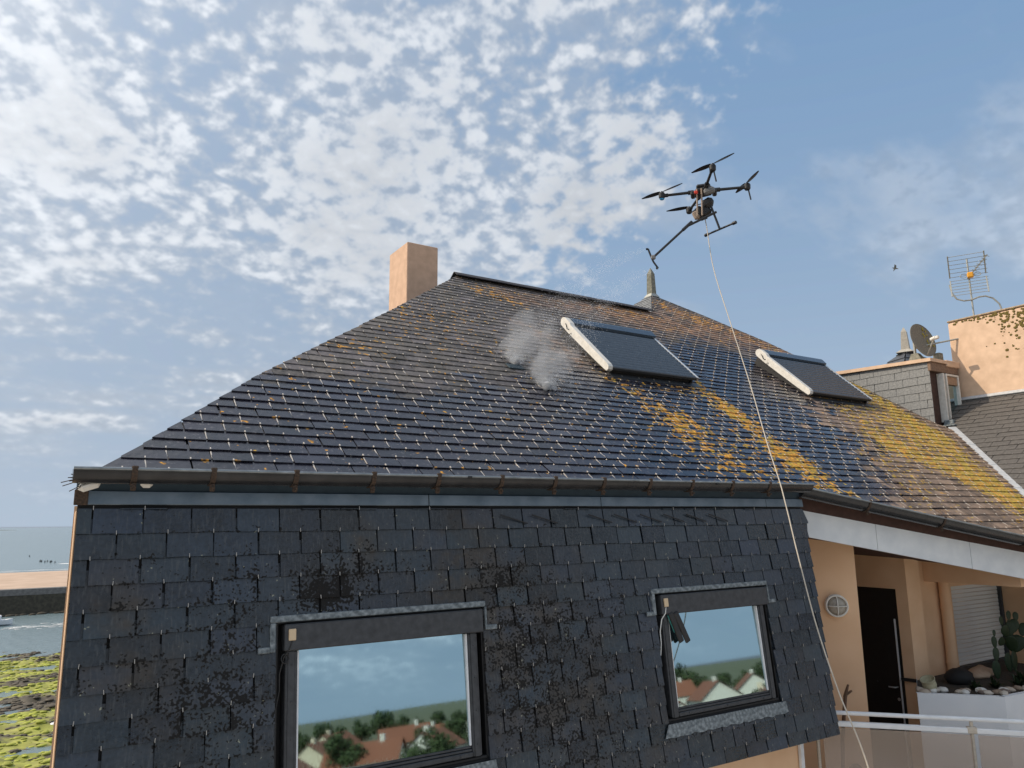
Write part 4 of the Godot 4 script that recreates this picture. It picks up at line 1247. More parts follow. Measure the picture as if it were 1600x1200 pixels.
func build_roof_gear() -> void:
	# satellite dish on the dormer
	var D := thing("satellite_dish", Vector3(11.15, 17.30, -6.05), "weathered grey satellite dish with yellow lichen on the dormer top", "satellite dish")
	var c := Vector3(11.15, 17.64, -6.05)
	var nrm := Vector3(-0.10, 0.22, 0.97).normalized()
	var bx := Vector3.UP.cross(nrm).normalized()
	var b := Basis(bx, nrm, bx.cross(nrm))
	var mb := MB.new()
	var prof := []
	for k in 9: prof.append(Vector2(0.265 * k / 8.0, 0.055 * (k / 8.0) * (k / 8.0)))
	mb.lathe(prof, c, b, 28)
	var under := []
	for p in prof: under.append(p + Vector2(0, -0.008))
	mb.lathe(under, c, b, 28)
	mb.lathe([Vector2(0.265, 0.047), Vector2(0.272, 0.05), Vector2(0.272, 0.058), Vector2(0.264, 0.057)], c, b, 28)
	part(D, "reflector", mb, M.dish)
	mb = MB.new()
	for k in 26:
		var a := rng.randf_range(-0.5, 1.2)
		var r := rng.randf_range(0.12, 0.25)
		blob(mb, c + b * Vector3(cos(a) * r, 0.058 * (r / 0.265) * (r / 0.265) + 0.001, -sin(a) * r), Vector3(0.018, 0.003, 0.018) * rng.randf_range(0.4, 1.2), 300 + k, b, 4)
	part(D, "lichen", mb, plain(lin(0.34, 0.28, 0.04), 0.95), "stuff")
	mb = MB.new()
	var tip := c + nrm * 0.24 + Vector3(0, -0.05, 0)
	mb.tube([c - b.z * -0.25 + nrm * 0.02, tip], 0.011, 8)
	part(D, "feed_arm", mb, M.galv)
	mb = MB.new()
	mb.tube([tip + nrm * 0.02, tip - nrm * 0.06], 0.028, 12)
	mb.box(tip + Vector3(0, 0.0, 0.03), Vector3(0.045, 0.07, 0.045), b, 0.008)
	part(D, "feed_horn", mb, M.aged_white)
	mb = MB.new()
	mb.tube([Vector3(11.18, 17.27, -6.16), Vector3(11.18, 17.66, -6.16)], 0.02, 10)
	mb.tube([Vector3(11.18, 17.62, -6.16), c - nrm * 0.01], 0.018, 8)
	part(D, "mast", mb, M.galv)
	mb = MB.new()
	mb.hexa([Vector3(11.07, 17.28, -5.98), Vector3(11.25, 17.28, -5.98), Vector3(11.25, 17.28, -6.25), Vector3(11.07, 17.28, -6.25), Vector3(11.13, 17.47, -6.1), Vector3(11.21, 17.47, -6.1), Vector3(11.21, 17.47, -6.2), Vector3(11.13, 17.47, -6.2)])
	part(D, "mast_foot", mb, M.stone_finial)
	mb = MB.new()
	mb.tube([Vector3(11.19, 17.56, -6.15), Vector3(11.30, 17.60, -5.95), Vector3(11.57, 17.66, -5.70)], 0.013, 8)
	part(D, "stay", mb, M.galv)
	mb = MB.new()
	blk(mb, 11.29, 11.40, 17.285, 17.45, -5.96, -5.86, 0.008)
	part(D, "base_block", mb, M.stone_finial)
	# television aerial on the gable
	var A := thing("television_aerial", Vector3(11.70, 17.985, -5.50), "television aerial with wire grid reflector and orange box on the peach wall", "aerial")
	var o := Vector3(11.70, 18.60, -5.50)
	var rt := Vector3(0.45, 0, 0.89).normalized()
	var fw := Vector3(-0.89, 0, 0.45).normalized()
	mb = MB.new()
	mb.tube([Vector3(11.70, 17.97, -5.50), o + Vector3(0, 0.30, 0) - fw * 0.03], 0.013, 8)
	part(A, "mast", mb, M.galv)
	mb = MB.new()
	mb.tube([o + Vector3(0, -0.36, 0), o + Vector3(0, -0.33, 0) + rt * 0.09, o + Vector3(0, -0.33, 0) + rt * 0.18, o + Vector3(0, -0.38, 0) + rt * 0.27, o + Vector3(0, -0.48, 0) + rt * 0.34, o + Vector3(0, -0.63, 0) + rt * 0.37], 0.012, 8)
	mb.tube([o + Vector3(0, -0.36, 0), o + Vector3(0, -0.36, 0) - rt * 0.10, o + Vector3(0, -0.32, 0) - rt * 0.19, o + Vector3(0, -0.22, 0) - rt * 0.245, o + Vector3(0, -0.08, 0) - rt * 0.265], 0.012, 8)
	part(A, "curved_stay", mb, M.galv)
	for h in 2:
		var sg := 1.0 if h == 0 else -1.0
		for k in 6:
			mb = MB.new()
			var q := o + Vector3(0, sg * (0.03 + 0.055 * k), 0) + fw * (0.035 * k)
			mb.tube([q - rt * 0.255, q + rt * (0.25 - 0.004 * k)], 0.0042, 6)
			part(A, "reflector_rod", mb, M.galv)
		for s in [-0.25, 0.22]:
			mb = MB.new()
			mb.beam(o + Vector3(0, sg * 0.02, 0) + rt * s, o + Vector3(0, sg * 0.32, 0) + fw * 0.19 + rt * s, 0.018, 0.010, fw, 0.002)
			part(A, "reflector_side", mb, M.galv)
	mb = MB.new()
	var bd := (fw * 0.45 + rt * 0.75 + Vector3(0, 0.75, 0)).normalized()
	mb.beam(o - bd * 0.04, o + bd * 0.40, 0.016, 0.016, fw)
	part(A, "boom", mb, M.galv)
	for k in 6:
		mb = MB.new()
		var q := o + bd * (0.12 + 0.052 * k)
		var x := bd.cross(Vector3.UP).normalized()
		mb.tube([q - x * 0.07, q + x * 0.07], 0.0045, 6)
		part(A, "director", mb, M.galv)
	mb = MB.new()
	mb.box(o + bd * 0.03 + fw * 0.02, Vector3(0.085, 0.085, 0.07), Basis(rt, Vector3.UP, rt.cross(Vector3.UP)), 0.014)
	part(A, "orange_box", mb, M.orange_plastic)
	mb = MB.new()
	for s in [-1.0, 1.0]:
		var ring := []
		for k in 13: ring.append(o + bd * 0.03 + fw * 0.02 + rt * (s * 0.09 + 0.045 * cos(TAU * k / 12)) + Vector3(0, 0.03 * sin(TAU * k / 12), 0))
		mb.tube(ring, 0.005, 6, false)
	part(A, "dipole", mb, M.galv)

func build_drone() -> void:
	var c := Vector3(5.90, 18.55, -5.37)
	var F := Vector3(0.74, 0, -0.673).normalized()
	var R := Vector3(0.673, 0, 0.74).normalized()
	var P := func(r: float, y: float, f: float) -> Vector3: return c + R * r + Vector3.UP * y + F * f
	var D := thing("spray_drone", c, "black four-rotor drone with a spray lance hovering above the slate roof", "drone")
	var B := Basis(R, Vector3.UP, R.cross(Vector3.UP))
	var mb := MB.new()
	mb.box(P.call(-0.005, 0.0, 0.0), Vector3(0.19, 0.058, 0.18), B * Basis(Vector3(0, 0, 1), 0.14), 0.02)
	mb.box(P.call(-0.005, 0.05, 0.0), Vector3(0.15, 0.04, 0.15), B, 0.015)
	mb.box(P.call(0.03, 0.075, -0.02), Vector3(0.05, 0.03, 0.05), B, 0.01)
	for s in [-0.12, 0.11]: mb.box(P.call(s, -0.02, 0.0), Vector3(0.05, 0.05, 0.12), B, 0.012)
	part(D, "body", mb, M.drone_dark)
	mb = MB.new()
	mb.box(P.call(0.055, -0.035, -0.09), Vector3(0.12, 0.065, 0.07), B * Basis(Vector3(0, 0, 1), 0.2), 0.018)
	part(D, "camera_box", mb, M.drone_grey)
	mb = MB.new()
	mb.box(P.call(-0.085, -0.045, -0.115), Vector3(0.04, 0.036, 0.03), B, 0.008)
	part(D, "red_lamp_cover", mb, M.red)
	mb = MB.new()
	blob(mb, P.call(-0.055, -0.235, 0.03), Vector3(0.072, 0.088, 0.06), 5, B * Basis(Vector3(0, 0, 1), 0.5))
	mb.box(P.call(0.03, -0.14, 0.0), Vector3(0.13, 0.10, 0.12), B * Basis(Vector3(0, 0, 1), 0.5), 0.03)
	mb.box(P.call(0.0, -0.22, 0.02), Vector3(0.11, 0.12, 0.10), B * Basis(Vector3(0, 0, 1), 0.6), 0.02)
	part(D, "pump_unit", mb, M.drone_dark)
	mb = MB.new()
	mb.box(P.call(-0.10, -0.27, -0.02), Vector3(0.06, 0.09, 0.05), B * Basis(Vector3(0, 0, 1), 0.4), 0.012)
	part(D, "cover_plate", mb, M.tan_tube)
	# arms with motors and resting blades
	var ends := [[0.455, 0.0, 0.02, Vector2(0.41, -0.91)], [-0.455, 0.0, -0.02, Vector2(0.86, -0.51)], [0.10, 0.035, -0.47, Vector2(-0.8, 0.6)], [-0.18, -0.01, 0.46, Vector2(-0.97, 0.25)]]
	for i in 4:
		var e: Array = ends[i]
		var tip: Vector3 = P.call(e[0], e[1] + 0.005, e[2])
		var from: Vector3 = P.call(e[0] * 0.2, 0.01, e[2] * 0.2)
		mb = MB.new()
		mb.tube([from, tip], [0.017, 0.014], 10)
		var al := (tip - from).normalized()
		mb.tube([from + al * 0.02, from + al * 0.08], 0.024, 10)
		mb.tube([tip - al * 0.07, tip - al * 0.03], 0.021, 10)
		var arm := part(D, "arm", mb, M.carbon)
		mb = MB.new()
		mb.lathe([Vector2(0.0, -0.035), Vector2(0.026, -0.033), Vector2(0.034, -0.02), Vector2(0.036, 0.022), Vector2(0.028, 0.036), Vector2(0.010, 0.040), Vector2(0.008, 0.055), Vector2(0.0, 0.058)], tip, Basis(), 16)
		part(arm, "motor", mb, M.drone_dark)
		if i == 1:
			mb = MB.new()
			mb.lathe([Vector2(0.0, -0.047), Vector2(0.022, -0.044), Vector2(0.028, -0.035)], tip, Basis(), 14)
			part(arm, "position_lamp", mb, M.blue_led)
		if i == 0 or i == 2:
			mb = MB.new()
			mb.tube([tip + Vector3(0, -0.03, 0) + R * 0.01, tip + Vector3(0, -0.15, 0) + R * 0.028], 0.008, 8)
			part(arm, "aerial_rod", mb, M.carbon)
		var d: Vector2 = e[3]
		for s in [-1.0, 1.0]:
			mb = MB.new()
			var dir: Vector3 = (R * d.x + F * d.y).normalized() * s
			var across := dir.cross(Vector3.UP)
			var a0 := []
			var a1 := []
			for k in 9:
				var t := k / 8.0
				var wd := 0.006 + 0.022 * sin(PI * minf(1.0, 0.18 + t * 0.80))
				var q := tip + Vector3(0, 0.047 + 0.010 * t, 0) + dir * (0.012 + 0.258 * t)
				var tw := across.rotated(dir, 0.35 - 0.22 * t)
				a0.append(q - tw * wd); a1.append(q + tw * wd)
			quad_strip(mb, a0, a1)
			var th := Vector3(0, -0.003, 0)
			for k in a0.size():
				a0[k] += th; a1[k] += th
			quad_strip(mb, a1, a0)
			part(D, "propeller_blade", mb, M.carbon)
	# landing skid
	mb = MB.new()
	mb.tube([P.call(0.055, -0.15, -0.02), P.call(0.14, -0.46, -0.03)], 0.012, 8)
	part(D, "skid_leg", mb, M.carbon)
	mb = MB.new()
	var s0: Vector3 = P.call(0.0, -0.46, 0.10)
	var s1: Vector3 = P.call(0.29, -0.46, -0.16)
	mb.tube([s0, s1], 0.011, 8)
	for q in [s0, s1]: mb.tube([q - (s1 - s0).normalized() * 0.022, q + (s1 - s0).normalized() * 0.022], 0.018, 10)
	part(D, "skid_bar", mb, M.carbon)
	for x in [-0.075, -0.025]:
		mb = MB.new()
		mb.tube([P.call(x, 0.0, -0.10), P.call(x - 0.008, -0.31, -0.10)], 0.009, 8)
		part(D, "strut", mb, M.tan_tube)
	# lance with its cross bar and nozzles
	var L := holder(D, "spray_lance")
	mb = MB.new()
	var l0: Vector3 = P.call(0.115, -0.29, -0.10)
	var l1: Vector3 = P.call(-0.20, -0.44, -0.16)
	var l2: Vector3 = P.call(-0.56, -0.80, -0.30)
	mb.tube([l0, l1, l2], 0.013, 10)
	mb.tube([l1.lerp(l2, -0.15), l1.lerp(l2, 0.12)], 0.018, 10)
	part(L, "lance_tube", mb, M.carbon)
	mb = MB.new()
	mb.tube([l2 + R * -0.05 + Vector3(0, 0.10, 0), l2 + R * -0.025 + Vector3(0, 0.02, 0), l2 + R * 0.0 + Vector3(0, -0.05, 0), l2 + R * 0.045 + Vector3(0, -0.125, 0)], 0.010, 8)
	for q in [l2 + R * -0.05 + Vector3(0, 0.10, 0), l2 + R * 0.045 + Vector3(0, -0.125, 0)]: mb.tube([q, q - R * 0.022], 0.012, 8)
	part(L, "nozzle_bar", mb, M.carbon)
	mb = MB.new()
	mb.box(l2 + R * 0.0, Vector3(0.05, 0.05, 0.04), B, 0.012)
	part(L, "nozzle_clamp", mb, M.drone_grey)
	# supply hose
	mb = MB.new()
	var pts := [P.call(-0.02, -0.28, 0.0)]
	for q in [[5.941, 18.20, -5.406], [5.764, 17.584, -5.18], [5.571, 16.924, -4.845], [5.399, 16.217, -4.507], [5.164, 15.648, -4.179], [4.972, 15.232, -3.91], [4.767, 14.775, -3.659], [4.665, 14.282, -3.47], [4.56, 13.888, -3.262], [4.479, 13.489, -3.04], [4.42, 12.8, -2.85], [4.36, 11.0, -2.6], [4.3, 7.02, -2.3]]: pts.append(Vector3(q[0], q[1], q[2]))
	var cv := Curve3D.new()
	for i in pts.size():
		var tn: Vector3 = (pts[min(i + 1, pts.size() - 1)] - pts[max(i - 1, 0)]) / 6.0
		cv.add_point(pts[i], -tn, tn)
	var smooth := []
	for q in cv.tessellate(4, 1.0): smooth.append(q)
	mb.tube(smooth, 0.0048, 8)
	single("supply_hose", mb, M.hose, Vector3(4.3, 7.02, -2.3), "pale supply hose hanging from the drone down past the roof", "hose")
	# spray: droplets on the way to the slates, and the mist where they burst
	var drops := MultiMesh.new()
	drops.transform_format = MultiMesh.TRANSFORM_3D
	var sp := SphereMesh.new()
	sp.radius = 0.5; sp.height = 1.0; sp.radial_segments = 5; sp.rings = 3
	drops.mesh = sp
	var hits := [roof_pt(3.76, 2.06, 0.02), roof_pt(3.82, 1.54, 0.02)]
	var src := [l2 + R * -0.065 + Vector3(0, 0.10, 0), l2 + R * 0.03 + Vector3(0, -0.125, 0)]
	var tr := []
	for k in 2:
		for i in 3800:
			var t := pow(rng.randf(), 0.55)
			var q: Vector3 = src[k].lerp(hits[k], t)
			var sag := Vector3(0, 0.22 * sin(PI * t), 0)
			var spread := 0.015 + 0.13 * t
			q += sag + Vector3(rng.randfn(), rng.randfn() * 0.7, rng.randfn()) * spread
			var d: Vector3 = (hits[k] - src[k]).normalized()
			var sz := rng.randf_range(0.0010, 0.0022)
			tr.append(Transform3D(Basis.looking_at(d, Vector3.UP).scaled_local(Vector3(sz, sz, sz * 4.0)), q))
		for i in 4600:
			var a := rng.randf() * TAU
			var r := absf(rng.randfn()) * (0.07 if i < 1700 else 0.24)
			var q: Vector3 = hits[k] + roof_f.basis * Vector3(cos(a) * r + 0.4 * r, sin(a) * r + 0.7 * r, 0.0) + roof_f.basis.z * absf(rng.randfn()) * (0.03 + 0.4 * r)
			var sz := rng.randf_range(0.0016, 0.0042) if i < 1700 else rng.randf_range(0.0012, 0.0028)
			tr.append(Transform3D(Basis().scaled(Vector3(sz, sz, sz)), q))
	drops.instance_count = tr.size()
	for i in tr.size(): drops.set_instance_transform(i, tr[i])
	var mm := MultiMeshInstance3D.new()
	mm.name = "spray_droplets"
	mm.multimesh = drops
	var wm := plain(lin(0.9, 0.92, 0.95), 0.15)
	mm.material_override = wm
	add_child(mm)
	tag(mm, "fine white water droplets sprayed from the lance onto the slates", "spray", "", "stuff")
	var puffs := []
	for k in 2:
		var up: Vector3 = (src[k] + Vector3(0, 0.2, 0) - hits[k]).normalized()
		var sd := up.cross(roof_f.basis.z).normalized()
		puffs.append([hits[k] + roof_f.basis.z * 0.012, Vector3(0.10, 0.06, 0.12), 30.0, up])
		var hug := (up * 0.55 + roof_f.basis.y * 0.75 + roof_f.basis.x * 0.25).normalized()
		puffs.append([hits[k] + hug * 0.26 + roof_f.basis.z * 0.05, Vector3(0.36, 0.14, 0.56), 0.75, hug])
		puffs.append([hits[k] + hug * 0.50 + roof_f.basis.z * 0.06, Vector3(0.56, 0.18, 0.90), 0.35, hug])
		for i in 17:
			var t := (i + 0.5) / 17.0
			var r := 0.045 + 0.23 * t
			var q: Vector3 = hits[k] + hug * (0.03 + 0.50 * t * t) + sd * rng.randfn() * r * 0.55 + roof_f.basis.z * absf(rng.randfn()) * r * 0.25 + roof_f.basis.y * 0.12 * t
			var dir := (up + sd * rng.randfn() * 0.35 + roof_f.basis.z * rng.randfn() * 0.15).normalized()
			puffs.append([q, Vector3(r * rng.randf_range(0.55, 1.0), r * rng.randf_range(0.5, 0.9), r * rng.randf_range(1.3, 2.4)), 0.16 / (r * r) * rng.randf_range(0.14, 0.34) + 0.22, dir])
	for q in puffs:
		var fv := FogVolume.new()
		fv.name = numbered("water_mist")
		fv.shape = RenderingServer.FOG_VOLUME_SHAPE_ELLIPSOID
		fv.size = q[1]
		var fm := FogMaterial.new()
		fm.density = q[2]
		fm.albedo = Color(0.97, 0.98, 1.0)
		fv.material = fm
		fv.transform = Transform3D(Basis.looking_at(q[3], Vector3.UP), q[0])
		add_child(fv)
		tag(fv, "soft white water mist where the spray bursts on the slates", "mist", "spray mist over the slates", "stuff")

# ---------------------------------------------------------------- terrace
func pad(mb: MB, base: Vector3, dir: Vector3, face: Vector3, len: float, wid: float) -> void:   # a flat cactus pad
	var side := dir.cross(face).normalized()
	face = side.cross(dir).normalized()
	var c := base + dir * len * 0.5
	var b := Basis(side, dir, face)
	var prof := 10
	for f in [-1.0, 1.0]:
		var rings := []
		for k in 4:
			var t := k / 3.0
			var ring := []
			for i in prof * 2:
				var a := TAU * i / (prof * 2)
				var egg := 1.0 + 0.22 * sin(a)
				ring.append(c + b * Vector3(cos(a) * wid * 0.5 * egg * cos(t * PI / 2), sin(a) * len * 0.5 * cos(t * PI / 2), f * wid * 0.11 * sin(t * PI / 2)))
			rings.append(ring)
		for k in 3:
			for i in prof * 2:
				var j := (i + 1) % (prof * 2)
				var q := [rings[k][i], rings[k][j], rings[k + 1][j], rings[k + 1][i]]
				if f < 0: q = [q[3], q[2], q[1], q[0]]
				mb.quad(q[0], q[1], q[2], q[3])

func build_terrace() -> void:
	var green := worn(140, lin(0.010, 0.022, 0.009), lin(0.032, 0.058, 0.018), 0.6, 9.0, 0.02)
	var mb := MB.new()
	# bulkhead lamp on the pier
	var n := Vector3(-0.7071, 0, 0.7071)
	var lc := Vector3(6.36, 14.21, -4.50)
	var side := Vector3(0.7071, 0, 0.7071)
	var b := Basis(side, n, side.cross(n))
	var L := thing("wall_lamp", lc, "round caged bulkhead lamp on the peach pier by the door", "lamp")
	mb.lathe([Vector2(0.102, 0.0), Vector2(0.104, 0.02), Vector2(0.098, 0.032), Vector2(0.080, 0.034)], lc, b, 28)
	part(L, "base_ring", mb, M.aged_white)
	mb = MB.new()
	mb.lathe([Vector2(0.086, 0.02), Vector2(0.082, 0.045), Vector2(0.064, 0.068), Vector2(0.035, 0.080), Vector2(0.0, 0.084)], lc, b, 24)
	part(L, "glass_dome", mb, worn(141, lin(0.30, 0.27, 0.22), lin(0.46, 0.42, 0.36), 0.25, 8.0))
	mb = MB.new()
	var ring := []
	for k in 25: ring.append(lc + b * Vector3(0.092 * cos(TAU * k / 24), 0.055, 0.092 * sin(TAU * k / 24)))
	mb.tube(ring, 0.009, 8, false)
	for h in [0.0, PI / 2]:
		var arc := []
		for k in 11:
			var a := PI * k / 10
			arc.append(lc + b * (Vector3(cos(h), 0, sin(h)) * 0.094 * cos(a) + Vector3(0, 0.03 + 0.068 * sin(a), 0)))
		mb.tube(arc, 0.0055, 6)
	part(L, "cage", mb, M.aged_white)
	# railing with tinted panels
	var d := Vector3(0.683, 0, 0.731).normalized()
	var r0 := Vector3(5.58, 0, -4.295)
	var pr := func(t: float, y: float, out := 0.0) -> Vector3: return r0 + d * t + Vector3(0, y, 0) + Vector3(-d.z, 0, d.x) * out
	var Rl := thing("terrace_railing", pr.call(1.2, 12.43), "white two-bar railing with tinted panels along the terrace", "railing")
	mb = MB.new()
	mb.tube([pr.call(0.0, 13.43), pr.call(3.0, 13.43)], 0.017, 12)
	part(Rl, "top_rail", mb, M.white_paint)
	mb = MB.new()
	mb.beam(pr.call(0.0, 13.345), pr.call(3.0, 13.345), 0.035, 0.042, Vector3.UP, 0.006)
	part(Rl, "lower_rail", mb, M.white_paint)
	for t in [0.06, 1.207, 2.35]:
		mb = MB.new()
		mb.tube([pr.call(t, 13.366), pr.call(t, 13.414)], 0.013, 10)
		mb.beam(pr.call(t - 0.035, 13.35), pr.call(t + 0.035, 13.35), 0.041, 0.05, Vector3.UP, 0.005)
		mb.tube([pr.call(t, 12.44, -0.005), pr.call(t, 13.322, -0.005)], 0.014, 10)
		part(Rl, "post", mb, M.hose)
	for k in 2:
		mb = MB.new()
		mb.beam(pr.call(0.10 + k * 1.14, 12.90, 0.025), pr.call(1.19 + k * 1.14, 12.90, 0.025), 0.006, 0.84, Vector3.UP)
		part(Rl, "panel", mb, M.smoked)
	# pole with a forked head, and a dark knob
	mb = MB.new()
	mb.tube([Vector3(6.11, 12.43, -4.43), Vector3(6.15, 13.1, -4.40), Vector3(6.185, 13.46, -4.36)], 0.016, 8)
	mb.tube([Vector3(6.182, 13.45, -4.362), Vector3(6.19, 13.50, -4.35), Vector3(6.205, 13.56, -4.335)], [0.018, 0.014, 0.009], 8)
	mb.tube([Vector3(6.188, 13.475, -4.352), Vector3(6.215, 13.50, -4.328), Vector3(6.225, 13.51, -4.318)], [0.012, 0.010, 0.007], 8)
	single("forked_pole", mb, worn(142, lin(0.10, 0.055, 0.032), lin(0.19, 0.115, 0.072), 0.75, 6.0, 0.03), Vector3(6.11, 12.43, -4.43), "brown pole with a forked head leaning against the pier", "pole")
	mb = MB.new()
	mb.lathe([Vector2(0.05, 0.0), Vector2(0.022, 0.03), Vector2(0.018, 0.34), Vector2(0.028, 0.36), Vector2(0.05, 0.385), Vector2(0.060, 0.425), Vector2(0.052, 0.465), Vector2(0.028, 0.49), Vector2(0.0, 0.495)], Vector3(6.16, 12.43, -4.30), Basis(), 18)
	single("knob_post", mb, plain(lin(0.025, 0.015, 0.010), 0.6), Vector3(6.16, 12.43, -4.30), "short dark post with a round knob beside the forked pole", "post")
	# planter
	var out := PackedVector2Array([Vector2(6.857, -4.101), Vector2(7.33, -3.59), Vector2(7.651, -3.56), Vector2(9.4, -3.30), Vector2(9.4, -4.61), Vector2(7.6, -4.533)])
	var P := thing("planter", Vector3(7.6, 12.43, -4.1), "white angled terrace planter full of stones and cacti", "planter")
	mb = MB.new()
	for i in 3:
		var a := out[i]
		var e := out[i + 1]
		mb.quad(Vector3(a.x, 12.435, a.y), Vector3(e.x, 12.435, e.y), Vector3(e.x, 13.45, e.y), Vector3(a.x, 13.45, a.y))
		var nn := Vector2(e.y - a.y, -(e.x - a.x)).normalized()
		if nn.y > 0: nn = -nn
		mb.quad(Vector3(a.x, 13.45, a.y), Vector3(e.x, 13.45, e.y), Vector3(e.x + nn.x * 0.05, 13.45, e.y + nn.y * 0.05), Vector3(a.x + nn.x * 0.05, 13.45, a.y + nn.y * 0.05))
	mb.quad(Vector3(7.6, 12.435, -4.533), Vector3(6.857, 12.435, -4.101), Vector3(6.857, 13.45, -4.101), Vector3(7.6, 13.45, -4.533))
	part(P, "wall", mb, M.planter_white)
	mb = MB.new()
	var c0 := Vector3(8.2, 13.405, -4.1)
	for i in out.size():
		var j := (i + 1) % out.size()
		mb.tri(c0, Vector3(out[i].x, 13.405, out[i].y), Vector3(out[j].x, 13.405, out[j].y))
	part(P, "soil", mb, worn(143, lin(0.025, 0.02, 0.015), lin(0.075, 0.06, 0.045), 0.95, 5.0, 0.2))
	# loose stones along the rim
	var tones := [lin(0.42, 0.35, 0.28), lin(0.26, 0.19, 0.14), lin(0.50, 0.44, 0.37), lin(0.16, 0.12, 0.10), lin(0.62, 0.60, 0.56)]
	var words := ["sandy beige", "dull brown", "pale buff", "dark brown", "whitish"]
	for k in 40:
		var t := k / 39.0
		var q := Vector3(lerpf(6.93, 7.36, minf(t * 1.8, 1.0)), 0, lerpf(-4.08, -3.66, minf(t * 1.8, 1.0)))
		if t > 0.555: q = Vector3(lerpf(7.36, 8.6, (t - 0.555) / 0.445), 0, lerpf(-3.66, -3.50, (t - 0.555) / 0.445))
		q += Vector3(rng.randf_range(0.0, 0.10), 13.455, rng.randf_range(-0.14, 0.02))
		mb = MB.new()
		var r := rng.randf_range(0.018, 0.042)
		blob(mb, q, Vector3(r * 1.3, r * 0.7, r), 400 + k, Basis(Vector3.UP, rng.randf() * TAU), 6)
		var w := k % 5
		single("stone", mb, plain(tones[w], 0.9), q + Vector3(0, -0.02, 0), "small %s stone among those lining the planter rim" % words[w], "stone", "%s stones along the planter rim" % words[w])
	mb = MB.new()
	mb.lathe([Vector2(0.028, 0.0), Vector2(0.050, 0.01), Vector2(0.062, 0.05), Vector2(0.058, 0.085), Vector2(0.066, 0.11), Vector2(0.060, 0.112), Vector2(0.050, 0.08), Vector2(0.0, 0.03)], Vector3(7.07, 13.455, -4.09), Basis(Vector3(0, 0, 1), 0.45), 18)
	single("clay_pot", mb, worn(144, lin(0.30, 0.28, 0.18), lin(0.46, 0.42, 0.29), 0.85, 7.0, 0.05), Vector3(7.07, 13.45, -4.09), "small olive beige pot tipped over on the planter corner", "pot")
	# rock slab under the shutter, dark rounded bin-like boulder
	mb = MB.new()
	blob(mb, Vector3(8.34, 13.43, -4.30), Vector3(0.26, 0.06, 0.12), 77, Basis(Vector3.UP, 0.3), 8)
	single("rock_slab", mb, worn(145, lin(0.36, 0.25, 0.17), lin(0.48, 0.35, 0.25), 0.9, 4.0, 0.06), Vector3(8.34, 13.40, -4.30), "flat tan rock slab lying below the roller shutter", "rock")
	mb = MB.new()
	blob(mb, Vector3(7.80, 13.46, -4.22), Vector3(0.13, 0.09, 0.12), 79, Basis(), 8)
	single("dark_boulder", mb, plain(lin(0.012, 0.011, 0.011), 0.8), Vector3(7.80, 13.40, -4.22), "rounded black boulder beside the downpipe foot", "rock")
	# prickly pear
	var C := thing("prickly_pear", Vector3(8.86, 13.40, -4.20), "tall prickly pear cactus with many flat pads in the planter", "cactus")
	var up := Vector3(0, 1, 0)
	var face := Vector3(-0.6, 0, 0.8)
	var jobs := [[Vector3(8.86, 13.40, -4.20), Vector3(0.05, 1, 0.0), 0.22, 0.12], [Vector3(8.80, 13.40, -4.22), Vector3(-0.15, 1, 0.0), 0.20, 0.11]]
	var q0 := Vector3(8.87, 13.60, -4.20)
	for w in [[-0.45, 1.0, 0.1], [0.1, 1.0, -0.1], [0.5, 1.0, 0.2], [0.3, 0.9, 0.5]]: jobs.append([q0, Vector3(w[0], w[1], w[2]), 0.19, 0.12])
	for w in [[-0.09, 0.76, 0.0, -0.6, 0.8], [-0.08, 0.77, 0.02, 0.1, 1.0], [0.02, 0.79, -0.02, -0.25, 1.0], [0.03, 0.79, 0.0, 0.4, 1.0], [0.10, 0.76, 0.05, 0.6, 0.9], [-0.16, 0.70, 0.0, -1.0, 0.35], [0.12, 0.72, 0.1, 0.8, 0.5]]:
		jobs.append([Vector3(8.87 + w[0], 13.0 + w[1], -4.2 + w[2]), Vector3(w[3], w[4], 0.1), 0.15, 0.095])
	for w in [[-0.16, 0.88, -0.3], [-0.02, 0.92, 0.2], [0.12, 0.9, 0.3]]:
		jobs.append([Vector3(8.87 + w[0], 13.0 + w[1], -4.2), Vector3(w[2], 1.0, 0.0), 0.10, 0.07])
	for j in jobs:
		mb = MB.new()
		pad(mb, j[0], j[1].normalized(), face.rotated(up, rng.randf_range(-0.7, 0.7)), j[2], j[3])
		part(C, "pad", mb, green)
	var S := thing("young_cactus", Vector3(8.33, 13.40, -4.12), "thin young cactus of three stacked pads before the shutter", "cactus")
	var y := 13.40
	for k in 4:
		mb = MB.new()
		var l: float = [0.18, 0.14, 0.12, 0.07][k]
		pad(mb, Vector3(8.33 + 0.008 * k, y, -4.12), Vector3(0.10 * (1 if k & 1 else -1), 1, 0).normalized(), face, l, l * 0.46)
		y += l * 0.92
		part(S, "pad", mb, green)
